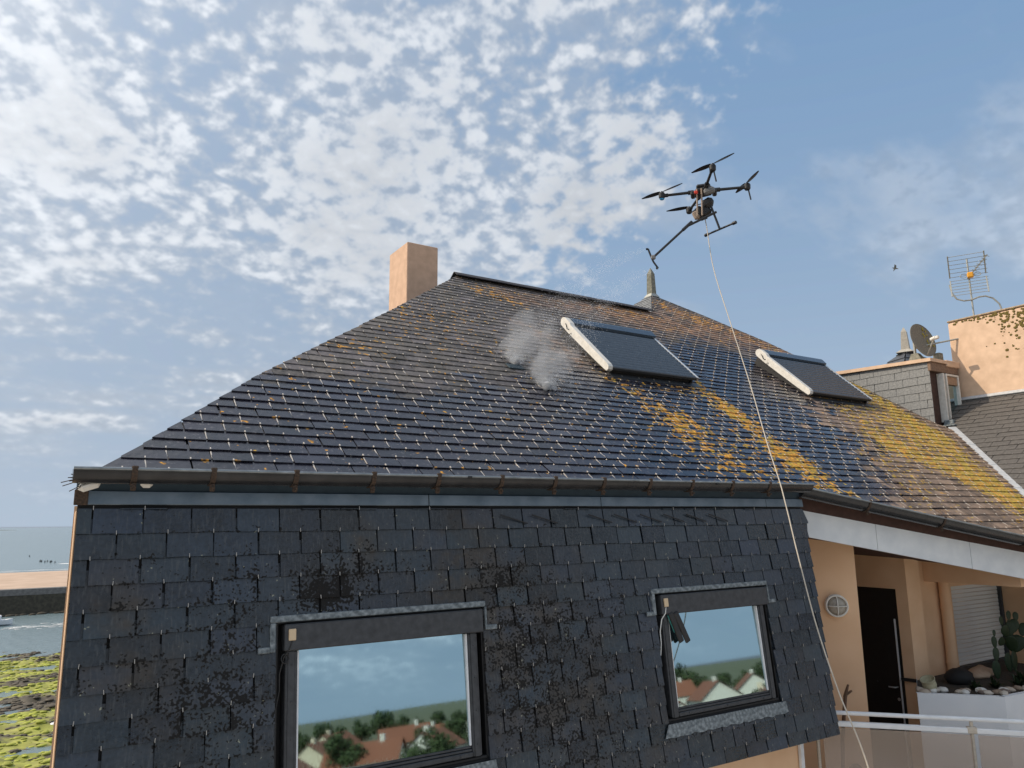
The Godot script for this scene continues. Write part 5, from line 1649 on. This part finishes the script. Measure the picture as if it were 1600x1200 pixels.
	for k in 4:
		var at: Vector3 = [Vector3(7.86, 13.41, -3.92), Vector3(8.12, 13.41, -3.84), Vector3(8.42, 13.41, -3.95), Vector3(7.62, 13.41, -3.98)][k]
		var G := thing("succulent", at, ["spiky dark rosette plant behind the planter stones", "low dark rosette plant next to the young cactus", "broad dark rosette plant in front of the prickly pear", "small dark rosette plant by the black boulder"][k], "plant")
		for i in 13:
			mb = MB.new()
			var a := TAU * i * 0.381
			var el := 0.25 + 0.085 * i
			var dir := Vector3(cos(a) * cos(el), sin(el), sin(a) * cos(el))
			var sd := dir.cross(Vector3.UP).normalized()
			var l := rng.randf_range(0.08, 0.13)
			var u2 := sd.cross(dir)
			var p := [at - sd * 0.006, at + sd * 0.006, at + dir * l * 0.45 + sd * 0.016, at + dir * l, at + dir * l * 0.45 - sd * 0.016]
			mb.poly(p)
			var p2 := []
			for z in p: p2.append(z - u2 * 0.007)
			p2.reverse()
			mb.poly(p2)
			part(G, "leaf", mb, green)

# ---------------------------------------------------------------- shore, sea and land
func sheet(x0: float, x1: float, z0: float, z1: float, nx: int, nz: int, hf: Callable, cf = null) -> MB:
	var mb := MB.new()
	mb.colored = cf != null
	var P := []
	for j in nz + 1:
		var row := []
		for i in nx + 1:
			var x := lerpf(x0, x1, float(i) / nx)
			var z := lerpf(z0, z1, float(j) / nz)
			row.append(Vector3(x, hf.call(x, z), z))
		P.append(row)
	var N := []
	for j in nz + 1:
		var row := []
		for i in nx + 1:
			var a: Vector3 = P[j][min(i + 1, nx)] - P[j][max(i - 1, 0)]
			var b: Vector3 = P[min(j + 1, nz)][i] - P[max(j - 1, 0)][i]
			row.append(b.cross(a).normalized())
		N.append(row)
	for j in nz:
		for i in nx:
			for t in [[0, 0, 1, 1, 1, 0], [0, 0, 0, 1, 1, 1]]:
				# counter-clockwise from above, written clockwise
				for k in [0, 2, 1]:
					var p: Vector3 = P[j + t[k * 2 + 1]][i + t[k * 2]]
					if mb.colored: mb.col = cf.call(p.x, p.z, p.y)
					mb.vert(p, N[j + t[k * 2 + 1]][i + t[k * 2]], Vector2(p.x, p.z))
	return mb

func land_y(x: float, z: float) -> float:
	var y := 7.0
	if z < -16.0: y = lerpf(7.0, -0.4, smoothstep(-16.0, -27.0, z))
	if z > 8.0: y = lerpf(7.0, 2.6, smoothstep(8.0, 34.0, z)) + pow(maxf(0.0, z - 30.0) / 200.0, 1.2) * 1.2 + 0.8 * sin(x * 0.021 + 1.0) * clampf((z - 12.0) / 80.0, 0.0, 1.0)
	return y

func build_shore() -> void:
	# sea to the horizon
	var mb := MB.new()
	for q in [[-30000.0, 30000.0, -40000.0, -26.0]]:
		mb.quad(Vector3(q[0], -0.12, q[3]), Vector3(q[1], -0.12, q[3]), Vector3(q[1], -0.12, q[2]), Vector3(q[0], -0.12, q[2]))
	var sea := plain(lin(0.155, 0.215, 0.235), 0.24)
	sea.uv1_triplanar = true; sea.uv1_world_triplanar = true
	sea.uv1_scale = Vector3(0.03, 0.03, 0.10)
	sea.heightmap_enabled = true
	sea.heightmap_texture = grey(151, 512, 0.03, 5)
	sea.heightmap_scale = 14.0
	structure("sea", mb, sea, "pale blue-grey sea reaching the horizon")
	# land under and behind the house
	mb = sheet(-700.0, 1100.0, -30.0, 1300.0, 180, 190, land_y)
	var bounce_sheet := sheet(-70.0, 110.0, -4.2, 100.0, 60, 50, func(x: float, z: float) -> float: return land_y(x, z) + 0.012)  # pale sheet added out of view to bounce light onto the fronts
	bounce_sheet.quad(Vector3(-70.0, 7.012, -4.2), Vector3(0.1, 7.012, -4.2), Vector3(0.1, 7.012, -15.5), Vector3(-70.0, 7.012, -15.5))
	structure("bounce_paving", bounce_sheet, worn(183, lin(0.46, 0.43, 0.39), lin(0.58, 0.54, 0.49), 0.9, 0.3), "added pale ground out of view that bounces light onto the house")
	structure("ground", mb, worn(152, lin(0.07, 0.085, 0.035), lin(0.17, 0.165, 0.10), 0.95, 0.06, 0.0), "grassy sloping ground under and behind the house")
	# weed-covered foreshore
	var n1 := noise(161, 0.05, 4)
	var n2 := noise(162, 0.22, 4)
	var n3 := noise(163, 0.6, 3)
	var hf := func(x: float, z: float) -> float:
		var k := smoothstep(-121.0, -108.0, z) * 0.55
		return -0.62 + k + 0.62 * n1.get_noise_2d(x * 0.55, z * 1.5) + 0.42 * n2.get_noise_2d(x * 0.7, z * 1.6) + 0.16 * n3.get_noise_2d(x, z) + 0.22 * smoothstep(-95.0, -50.0, z) + 1.0 * smoothstep(-34.0, -24.0, z)
	var cf := func(x: float, z: float, y: float) -> Color:
		var g := n2.get_noise_2d(x * 0.5 + 90.0, z * 1.4) + 0.8 * n1.get_noise_2d(x * 0.4, z * 1.3 + 50.0) + 0.5 * n3.get_noise_2d(x + 30.0, z)
		var a := smoothstep(-0.12, 0.22, g + 0.06)
		var t := 0.75 + 0.6 * n3.get_noise_2d(x * 1.7, z * 1.7 + 11.0)
		var rock := Color(0.060, 0.050, 0.034).lerp(Color(0.15, 0.12, 0.085), clampf(0.5 + n3.get_noise_2d(x * 0.8, z + 70.0), 0.0, 1.0))
		var weed := Color(0.30, 0.335, 0.035).lerp(Color(0.44, 0.43, 0.10), clampf(0.5 + n2.get_noise_2d(x, z + 31.0), 0.0, 1.0))
		var c := rock.lerp(weed, a)
		return Color(c.r * t, c.g * t, c.b * t)
	mb = sheet(-40.0, 44.0, -124.0, -24.0, 170, 210, hf, cf)
	var fm := plain(Color(1, 1, 1), 0.7)
	fm.vertex_color_use_as_albedo = true
	structure("foreshore", mb, fm, "rocky foreshore at low tide with bright green weed and pools")
	# clumps of weed and rock on it
	var cl := MB.new()
	blob(cl, Vector3.ZERO, Vector3(0.5, 0.28, 0.4), 9, Basis(), 4)
	for kind in 2:
		var mm := MultiMesh.new()
		mm.transform_format = MultiMesh.TRANSFORM_3D
		mm.mesh = cl.mesh(Vector3.ZERO)
		mm.use_colors = true
		var put := []
		for k in 9000:
			var x := rng.randf_range(-16.0, 14.0)
			var z := -50.0 - 68.0 * rng.randf()
			var g := n2.get_noise_2d(x * 0.5 + 90.0, z * 1.4) + 0.8 * n1.get_noise_2d(x * 0.4, z * 1.3 + 50.0)
			if (g > 0.02) != (kind == 0): continue
			var s := rng.randf_range(0.18, 0.6)
			put.append([Transform3D(Basis(Vector3.UP, rng.randf() * TAU).scaled(Vector3(s * 1.3, s * 0.7, s)), Vector3(x, hf.call(x, z), z)), rng.randf_range(0.6, 1.3)])
		mm.instance_count = put.size()
		for k in put.size():
			mm.set_instance_transform(k, put[k][0])
			var t: float = put[k][1]
			mm.set_instance_color(k, Color(0.34 * t, 0.36 * t, 0.045 * t) if kind == 0 else Color(0.075 * t, 0.06 * t, 0.04 * t))
		var mi := MultiMeshInstance3D.new()
		mi.name = "seaweed" if kind == 0 else "foreshore_rocks"
		mi.multimesh = mm
		mi.material_override = fm
		add_child(mi)
		tag(mi, "bright green seaweed clumps covering the foreshore" if kind == 0 else "dark brown rocks strewn over the foreshore", "seaweed" if kind == 0 else "rocks", "", "stuff")
	# beach behind the harbour wall
	mb = sheet(-700.0, 700.0, -318.0, -166.0, 60, 30, func(x: float, z: float) -> float: return lerpf(-0.3, 0.9, smoothstep(-318.0, -288.0, z + 8.0 * sin(x * 0.013))))
	structure("beach", mb, worn(153, lin(0.42, 0.30, 0.215), lin(0.55, 0.41, 0.31), 0.9, 0.02, 0.0), "flat pinkish sand beach beyond the harbour wall")
	# harbour wall
	var Wl := thing("harbour_wall", Vector3(0, -0.1, -164), "long dark stone harbour wall between channel and beach", "wall")
	mb = MB.new()
	mb.hexa([Vector3(-260, -0.4, -161.5), Vector3(260, -0.4, -161.5), Vector3(260, -0.4, -167), Vector3(-260, -0.4, -167), Vector3(-260, 3.1, -163.0), Vector3(260, 3.1, -163.0), Vector3(260, 3.1, -166), Vector3(-260, 3.1, -166)])
	part(Wl, "lower_wall", mb, worn(154, lin(0.022, 0.020, 0.014), lin(0.075, 0.066, 0.045), 0.9, 0.12, 0.0, 0.0, 0.04))
	mb = MB.new()
	mb.hexa([Vector3(-260, 3.1, -163.05), Vector3(260, 3.1, -163.05), Vector3(260, 3.1, -166), Vector3(-260, 3.1, -166), Vector3(-260, 4.15, -163.2), Vector3(260, 4.15, -163.2), Vector3(260, 4.15, -165.5), Vector3(-260, 4.15, -165.5)])
	part(Wl, "parapet", mb, worn(155, lin(0.11, 0.105, 0.10), lin(0.21, 0.20, 0.19), 0.9, 0.15, 0.0, 0.0, 0.04))
	mb = MB.new()
	for k in 60:
		var q := Vector3(-24.0 + k * 0.8 + rng.randf(), -0.1, -160.6 + rng.randf_range(-0.5, 0.9))
		var sc := rng.randf_range(0.25, 0.7)
		blob(mb, q, Vector3(sc * 1.4, sc * 0.6, sc), 600 + k, Basis(), 4)
	single("wall_foot_rubble", mb, plain(lin(0.05, 0.043, 0.03), 0.9), Vector3(0, -0.1, -160.6), "dark rubble strewn along the foot of the harbour wall", "rubble", "", "stuff")
	# lines of surf and a boat's wake
	var foam := worn(156, lin(0.55, 0.58, 0.60), lin(0.85, 0.87, 0.88), 0.8, 0.25)
	mb = MB.new()
	for q in [[-60.0, 3.0, -317.0, 1.6], [-20.0, 30.0, -322.0, 1.2], [-90.0, -4.0, -333.0, 1.0], [8.6, 16.0, -372.0, 3.2], [1.0, 40.0, -313.0, 1.4], [-70.0, 60.0, -308.0, 0.9]]:
		var a := []
		var b := []
		for k in 25:
			var t := k / 24.0
			var x := lerpf(q[0], q[1], t)
			var z: float = q[2] + 1.6 * sin(x * 0.11 + q[2])
			var w: float = q[3] * sin(PI * t) * (0.7 + 0.4 * sin(x * 0.7))
			a.append(Vector3(x, -0.09, z + w)); b.append(Vector3(x, -0.09, z - w))
		quad_strip(mb, a, b)
	single("surf", mb, foam, Vector3(0, -0.09, -320), "white lines of surf breaking off the beach", "surf", "", "stuff")
	mb = MB.new()
	for k in 130:
		var x := rng.randf_range(-3.2, 26.0)
		var z := -141.5 + rng.randfn() * 1.1 * (1.0 + (x + 3.2) * 0.12) + (x + 3.0) * 0.12
		var l := rng.randf_range(0.5, 2.6)
		var w := rng.randf_range(0.06, 0.25)
		mb.quad(Vector3(x, -0.085, z + w), Vector3(x + l, -0.085, z + w * 0.3), Vector3(x + l * 1.1, -0.085, z - w * 0.4), Vector3(x + 0.1, -0.085, z - w))
	single("boat_wake", mb, foam, Vector3(0, -0.09, -141), "white wake trailing across the channel behind the motorboat", "wake", "", "stuff")
	# motorboat
	var B := thing("motorboat", Vector3(-4.6, -0.1, -146.0), "small white motorboat heading along the channel", "boat")
	mb = MB.new()
	var rows := []
	for k in 9:
		var t := k / 8.0
		var hw := 0.95 * sqrt(maxf(0.0, 1.0 - pow(maxf(0.0, t - 0.35) / 0.65, 2.2))) + 0.01
		var x := -7.2 + 5.4 * t
		var top := 0.55 + 0.35 * t * t
		rows.append([Vector3(x, -0.2, -146.0), Vector3(x, 0.1, -146.0 + hw * 0.8), Vector3(x, top, -146.0 + hw), Vector3(x, top, -146.0 - hw), Vector3(x, 0.1, -146.0 - hw * 0.8)])
	for k in 8:
		for i in 5:
			var j := (i + 1) % 5
			mb.quad(rows[k][i], rows[k + 1][i], rows[k + 1][j], rows[k][j])
	mb.poly([rows[0][4], rows[0][3], rows[0][2], rows[0][1], rows[0][0]])
	part(B, "hull", mb, M.white_paint)
	mb = MB.new()
	blk(mb, -5.2, -3.3, 0.62, 1.45, -146.6, -145.4, 0.12)
	part(B, "cabin", mb, M.white_paint)
	mb = MB.new()
	blk(mb, -3.45, -3.27, 1.0, 1.35, -146.5, -145.5, 0.03)
	blk(mb, -5.0, -3.6, 1.02, 1.34, -145.42, -145.38, 0.01)
	part(B, "window", mb, M.dark_grey)
	mb = MB.new()
	blk(mb, -7.6, -7.2, 0.1, 0.95, -146.2, -145.8, 0.06)
	part(B, "outboard_motor", mb, M.dark_grey)
	# dinghy lying upside down on the weed
	var I := thing("dinghy", Vector3(2.6, 0.0, -70.3), "white dinghy lying keel up on the weedy foreshore", "boat")
	mb = MB.new()
	var pr := []
	for k in 9:
		var t := k / 8.0
		var hw := 0.75 * pow(sin(PI * (0.12 + 0.88 * t)), 0.6) + 0.01
		var row := []
		for i in 7:
			var a := PI * i / 6.0
			row.append(Vector3(2.2 + 2.6 * t, -0.35 + 1.05 * sin(a) * (0.55 + 0.45 * sin(PI * t)), -70.3 + cos(a) * hw))
		pr.append(row)
	for k in 8:
		for i in 6: mb.quad(pr[k][i], pr[k + 1][i], pr[k + 1][i + 1], pr[k][i + 1])
	part(I, "hull", mb, M.white_paint)
	mb = MB.new()
	mb.beam(Vector3(2.3, 0.42, -70.3), Vector3(4.7, 0.42, -70.3), 0.05, 0.08)
	part(I, "keel", mb, M.dark_grey)
	# bathers far out in the shallows
	for k in 8:
		var q: Vector3 = [Vector3(3.4, -0.12, -396), Vector3(4.6, -0.12, -388), Vector3(5.6, -0.12, -394), Vector3(6.6, -0.12, -386), Vector3(7.1, -0.12, -390), Vector3(8.2, -0.12, -380), Vector3(2.9, -0.12, -398), Vector3(-1.5, -0.12, -470)][k]
		mb = MB.new()
		mb.lathe([Vector2(0.16, -0.3), Vector2(0.19, 0.1), Vector2(0.17, 0.35), Vector2(0.24, 0.62), Vector2(0.22, 0.70), Vector2(0.07, 0.76), Vector2(0.065, 0.80), Vector2(0.11, 0.88), Vector2(0.115, 0.98), Vector2(0.07, 1.06), Vector2(0.0, 1.08)], q, Basis(Vector3.UP, k), 10, Vector3(1, 1, 0.6))
		for s in [-1.0, 1.0]: mb.tube([q + Vector3(0.22 * s, 0.62, 0), q + Vector3(0.34 * s, 0.36, 0.05), q + Vector3(0.38 * s, 0.16, 0.2)], [0.06, 0.05, 0.035], 6)
		single("person", mb, plain(lin(0.02, 0.022, 0.025), 0.7), q, "person in dark clothing standing waist deep in the distant shallows", "person", "people in the far shallows")
	# far headland
	mb = MB.new()
	var hl := []
	for k in 31:
		var t := k / 30.0
		hl.append(Vector3(lerpf(-2600.0, -90.0, t), 13.0 * pow(1.0 - t, 0.45) * (1.0 + 0.25 * sin(k * 1.7)), -5200.0))
	for k in 30:
		var a: Vector3 = hl[k]
		var b: Vector3 = hl[k + 1]
		mb.quad(Vector3(a.x, -0.2, -5100), Vector3(b.x, -0.2, -5100), b, a)
		mb.quad(a, b, Vector3(b.x, -0.2, -5400), Vector3(a.x, -0.2, -5400))
	structure("headland", mb, plain(lin(0.075, 0.080, 0.050), 0.95), "low dark headland on the sea horizon")
	# gull
	var Gl := thing("gull", Vector3(56.7, 34.77, -32.1), "small dark gull flying high in the blue sky", "bird")
	mb = MB.new()
	var gc := Vector3(56.7, 34.77, -32.1)
	var gx := Vector3(0.5, -0.35, 0.8).normalized()
	mb.tube([gc - gx * 0.22, gc - gx * 0.1, gc, gc + gx * 0.14, gc + gx * 0.26], [0.01, 0.05, 0.065, 0.05, 0.012], 8)
	part(Gl, "body", mb, M.drone_grey)
	for s in [-1.0, 1.0]:
		mb = MB.new()
		var w: Vector3 = gx.cross(Vector3(0.3, 1, 0)).normalized() * s
		var p := [gc + gx * 0.09, gc - gx * 0.07, gc + w * 0.26 + Vector3(0, 0.10, 0) - gx * 0.06, gc + w * 0.55 + Vector3(0, 0.02, 0) - gx * 0.08, gc + w * 0.27 + Vector3(0, 0.11, 0) + gx * 0.09]
		mb.poly(p)
		p.reverse()
		for k in p.size(): p[k] += Vector3(0, -0.008, 0)
		mb.poly(p)
		part(Gl, "wing", mb, M.drone_grey)

# ---------------------------------------------------------------- the town the windows mirror
func town_house(at: Vector3, w: float, dp: float, h: float, yaw: float, wall: Material, roof: Material, label: String, group: String) -> void:
	var H := thing("town_house", at, label, "house", group)
	H.rotation.y = yaw
	base_of[H] = Vector3.ZERO
	var mb := MB.new()
	blk(mb, -w / 2, w / 2, -2.0, h, -dp / 2, dp / 2)
	var rh := dp * 0.36
	mb.tri(Vector3(w / 2, h, dp / 2), Vector3(w / 2, h, -dp / 2), Vector3(w / 2, h + rh, 0))
	mb.tri(Vector3(-w / 2, h, -dp / 2), Vector3(-w / 2, h, dp / 2), Vector3(-w / 2, h + rh, 0))
	part(H, "wall", mb, wall)
	mb = MB.new()
	for s in [-1.0, 1.0]:
		var lift := Vector3(0, 0.12, 0)
		var a := Vector3(-w / 2 - 0.4, h - 0.25, s * (dp / 2 + 0.35))
		var b := Vector3(w / 2 + 0.4, h - 0.25, s * (dp / 2 + 0.35))
		var c := Vector3(w / 2 + 0.4, h + rh, 0)
		var d := Vector3(-w / 2 - 0.4, h + rh, 0)
		var p := [a + lift, b + lift, c + lift, d + lift]
		if s < 0: p.reverse()
		mb.quad(p[0], p[1], p[2], p[3])
		var p2 := [d, c, b, a]
		if s < 0: p2.reverse()
		mb.quad(p2[0], p2[1], p2[2], p2[3])
		mb.quad(a, b, b + lift, a + lift)
	var R := part(H, "roof", mb, roof)
	mb = MB.new()
	blk(mb, w * 0.22, w * 0.22 + 0.7, h + rh * 0.4, h + rh + 0.9, -0.4, 0.4, 0.03)
	part(R, "chimney", mb, wall)
	for s in [-1.0, 1.0]:
		for k in int(w / 3.0):
			var wd := holder(H, "window")
			mb = MB.new()
			var x := -w / 2 + 1.5 + k * 3.0
			blk(mb, x - 0.5, x + 0.5, h - 2.3, h - 0.9, s * dp / 2 - 0.03, s * dp / 2 + 0.03)
			part(wd, "pane", mb, M.dark_grey)
			mb = MB.new()
			blk(mb, x - 0.62, x + 0.62, h - 2.42, h - 2.31, s * dp / 2 - 0.03, s * dp / 2 + 0.10)
			part(wd, "sill", mb, M.white_paint)

func crown_mesh(sd: int, r: Vector3, leaves: int) -> MB:
	var mb := MB.new()
	var g := RandomNumberGenerator.new()
	g.seed = sd
	var lobes := []
	for k in 11:
		var d := Vector3(g.randfn(), g.randfn() * 0.7, g.randfn()).normalized()
		lobes.append([d * r * g.randf_range(0.35, 0.7), g.randf_range(0.30, 0.52)])
	for i in leaves:
		var l: Array = lobes[g.randi() % lobes.size()]
		var d := Vector3(g.randfn(), g.randfn(), g.randfn()).normalized()
		var p: Vector3 = l[0] + d * r * l[1] * pow(g.randf(), 0.4)
		var a := Vector3(g.randfn(), g.randfn(), g.randfn()).normalized() * g.randf_range(0.16, 0.34)
		var b := a.cross(d).normalized() * g.randf_range(0.12, 0.24)
		mb.quad(p - a, p - b, p + a, p + b)
	return mb

func build_town() -> void:
	var white := worn(171, lin(0.66, 0.64, 0.58), lin(0.80, 0.78, 0.72), 0.9, 0.3)
	var cream := worn(172, lin(0.62, 0.54, 0.40), lin(0.74, 0.66, 0.52), 0.9, 0.3)
	var tile := worn(173, lin(0.19, 0.065, 0.035), lin(0.30, 0.12, 0.07), 0.85, 0.5, 0.0, 0.0, 0.05)
	var put := []
	for k in 26:
		var row := k / 9
		put.append([9.0 + 5.6 * (k % 9) + row * 2.3 + rng.randf_range(-1.0, 1.0), 128.0 + row * 34.0 + rng.randf_range(-9.0, 9.0), rng.randf_range(8.0, 12.0), rng.randf_range(7.0, 9.0), rng.randf_range(2.8, 5.2), deg_to_rad(30.0) + (PI / 2 if k % 3 < 2 else 0.0) + rng.randf_range(-0.5, 0.5), 1 if k % 3 == 1 else 0])
	for q in put:
		var a := deg_to_rad(q[0])
		var x: float = sin(a) * q[1] + 3.0
		var z: float = cos(a) * q[1] - 4.0
		var lab := "white house with a red tiled roof on the hill, mirrored in the roof windows" if q[6] == 0 else "cream house with a red tiled roof on the hill, mirrored in the roof windows"
		town_house(Vector3(x, land_y(x, z), z), q[2], q[3], q[4], q[5], white if q[6] == 0 else cream, tile, lab, "white houses of the mirrored town" if q[6] == 0 else "cream houses of the mirrored town")
	var leaf := worn(174, lin(0.022, 0.045, 0.014), lin(0.075, 0.105, 0.030), 0.8, 0.8)
	leaf.backlight_enabled = true
	leaf.backlight = Color(0.12, 0.18, 0.04)
	var bark := plain(lin(0.06, 0.045, 0.03), 0.9)
	var kinds := []
	for k in 3:
		var T := thing("town_tree", Vector3.ZERO, "leafy green tree among the hillside houses mirrored in the windows", "tree", "trees of the mirrored town")
		var mb := MB.new()
		mb.tube([Vector3(0, -1.0, 0), Vector3(0.1, 1.6, 0), Vector3(0.0, 3.4, 0.1)], [0.28, 0.22, 0.12], 8)
		for i in 4: mb.tube([Vector3(0.05, 2.0 + 0.3 * i, 0), Vector3(cos(i * 1.7) * 1.1, 3.4 + 0.2 * i, sin(i * 1.7) * 1.1)], [0.11, 0.04], 6)
		part(T, "trunk", mb, bark)
		var cm := crown_mesh(700 + k, Vector3(2.7 + 0.5 * k, 2.2 + 0.3 * k, 2.6), 1500)
		for i in cm.v.size(): cm.v[i] += Vector3(0, 4.3, 0)
		part(T, "crown", cm, leaf)
		kinds.append(T)
	for k in 60:
		var a := deg_to_rad(8.0 + 49.0 * (rng.randf() if k < 23 else (k - 23) / 36.0))
		var d := 95.0 + 110.0 * rng.randf()
		if k > 22: d = 225.0 + 60.0 * rng.randf()
		var x := sin(a) * d + 3.0
		var z := cos(a) * d - 4.0
		var T: Node3D = kinds[k]if k < 3 else kinds[k % 3].duplicate()
		if k >= 3:
			T.name = numbered("town_tree")
			add_child(T)
		T.position = Vector3(x, land_y(x, z), z)
		T.rotation.y = rng.randf() * TAU
		T.scale = Vector3.ONE * rng.randf_range(0.75, 1.3) * (1.45 if k > 22 else 1.0)

# ---------------------------------------------------------------- scene
func _ready() -> void:
	rng.seed = 20240611
	cam = Camera3D.new()
	cam.name = "camera"
	cam.fov = 54.46
	cam.near = 0.05
	cam.far = 60000.0
	var th := deg_to_rad(57.82)
	var pt := deg_to_rad(10.5)
	var rl := deg_to_rad(-0.6)
	var fh := Vector3(cos(th), 0, -sin(th))
	var rt := Vector3(sin(th), 0, cos(th))
	var fw := fh * cos(pt) + Vector3.UP * sin(pt)
	var up := Vector3.UP * cos(pt) - fh * sin(pt)
	cam.transform = Transform3D(Basis(rt * cos(rl) + up * sin(rl), up * cos(rl) - rt * sin(rl), -fw), eye)
	add_child(cam)
	cam.current = true
	var we := WorldEnvironment.new()
	we.name = "environment"
	var env := Environment.new()
	env.background_mode = Environment.BG_SKY
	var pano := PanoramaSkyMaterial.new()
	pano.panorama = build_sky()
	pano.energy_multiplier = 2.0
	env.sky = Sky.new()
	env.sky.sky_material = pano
	env.tonemap_mode = Environment.TONE_MAPPER_LINEAR
	env.tonemap_exposure = 1.0
	env.volumetric_fog_enabled = true
	env.volumetric_fog_density = 0.0
	env.sdfgi_enabled = true; env.ssao_enabled = true; env.ssil_enabled = true
	we.environment = env
	add_child(we)
	var sun := DirectionalLight3D.new()
	sun.name = "sun"
	sun.light_energy = 1.15
	sun.light_color = Color(1.0, 0.93, 0.83)
	sun.light_angular_distance = 0.6
	sun.shadow_enabled = true
	sun.look_at_from_position(Vector3.ZERO, Vector3(0.62, -0.66, 0.42), Vector3.UP)
	add_child(sun)
	var al := atan(TA)
	roof_f = Transform3D(Basis(Vector3(1, 0, 0), Vector3(0, sin(al), -cos(al)), Vector3(0, cos(al), sin(al))), Vector3(0, 15.293, -4.25))
	var wv := Vector3(0, 1, -0.1).normalized()
	wall_f = Transform3D(Basis(Vector3(1, 0, 0), wv, Vector3(1, 0, 0).cross(wv)), Vector3(0, 15.105, -4.2))
	materials()
	build_shore()
	build_house()
	build_annexe()
	build_town()
	build_roof_gear()
	build_terrace()
	build_drone()
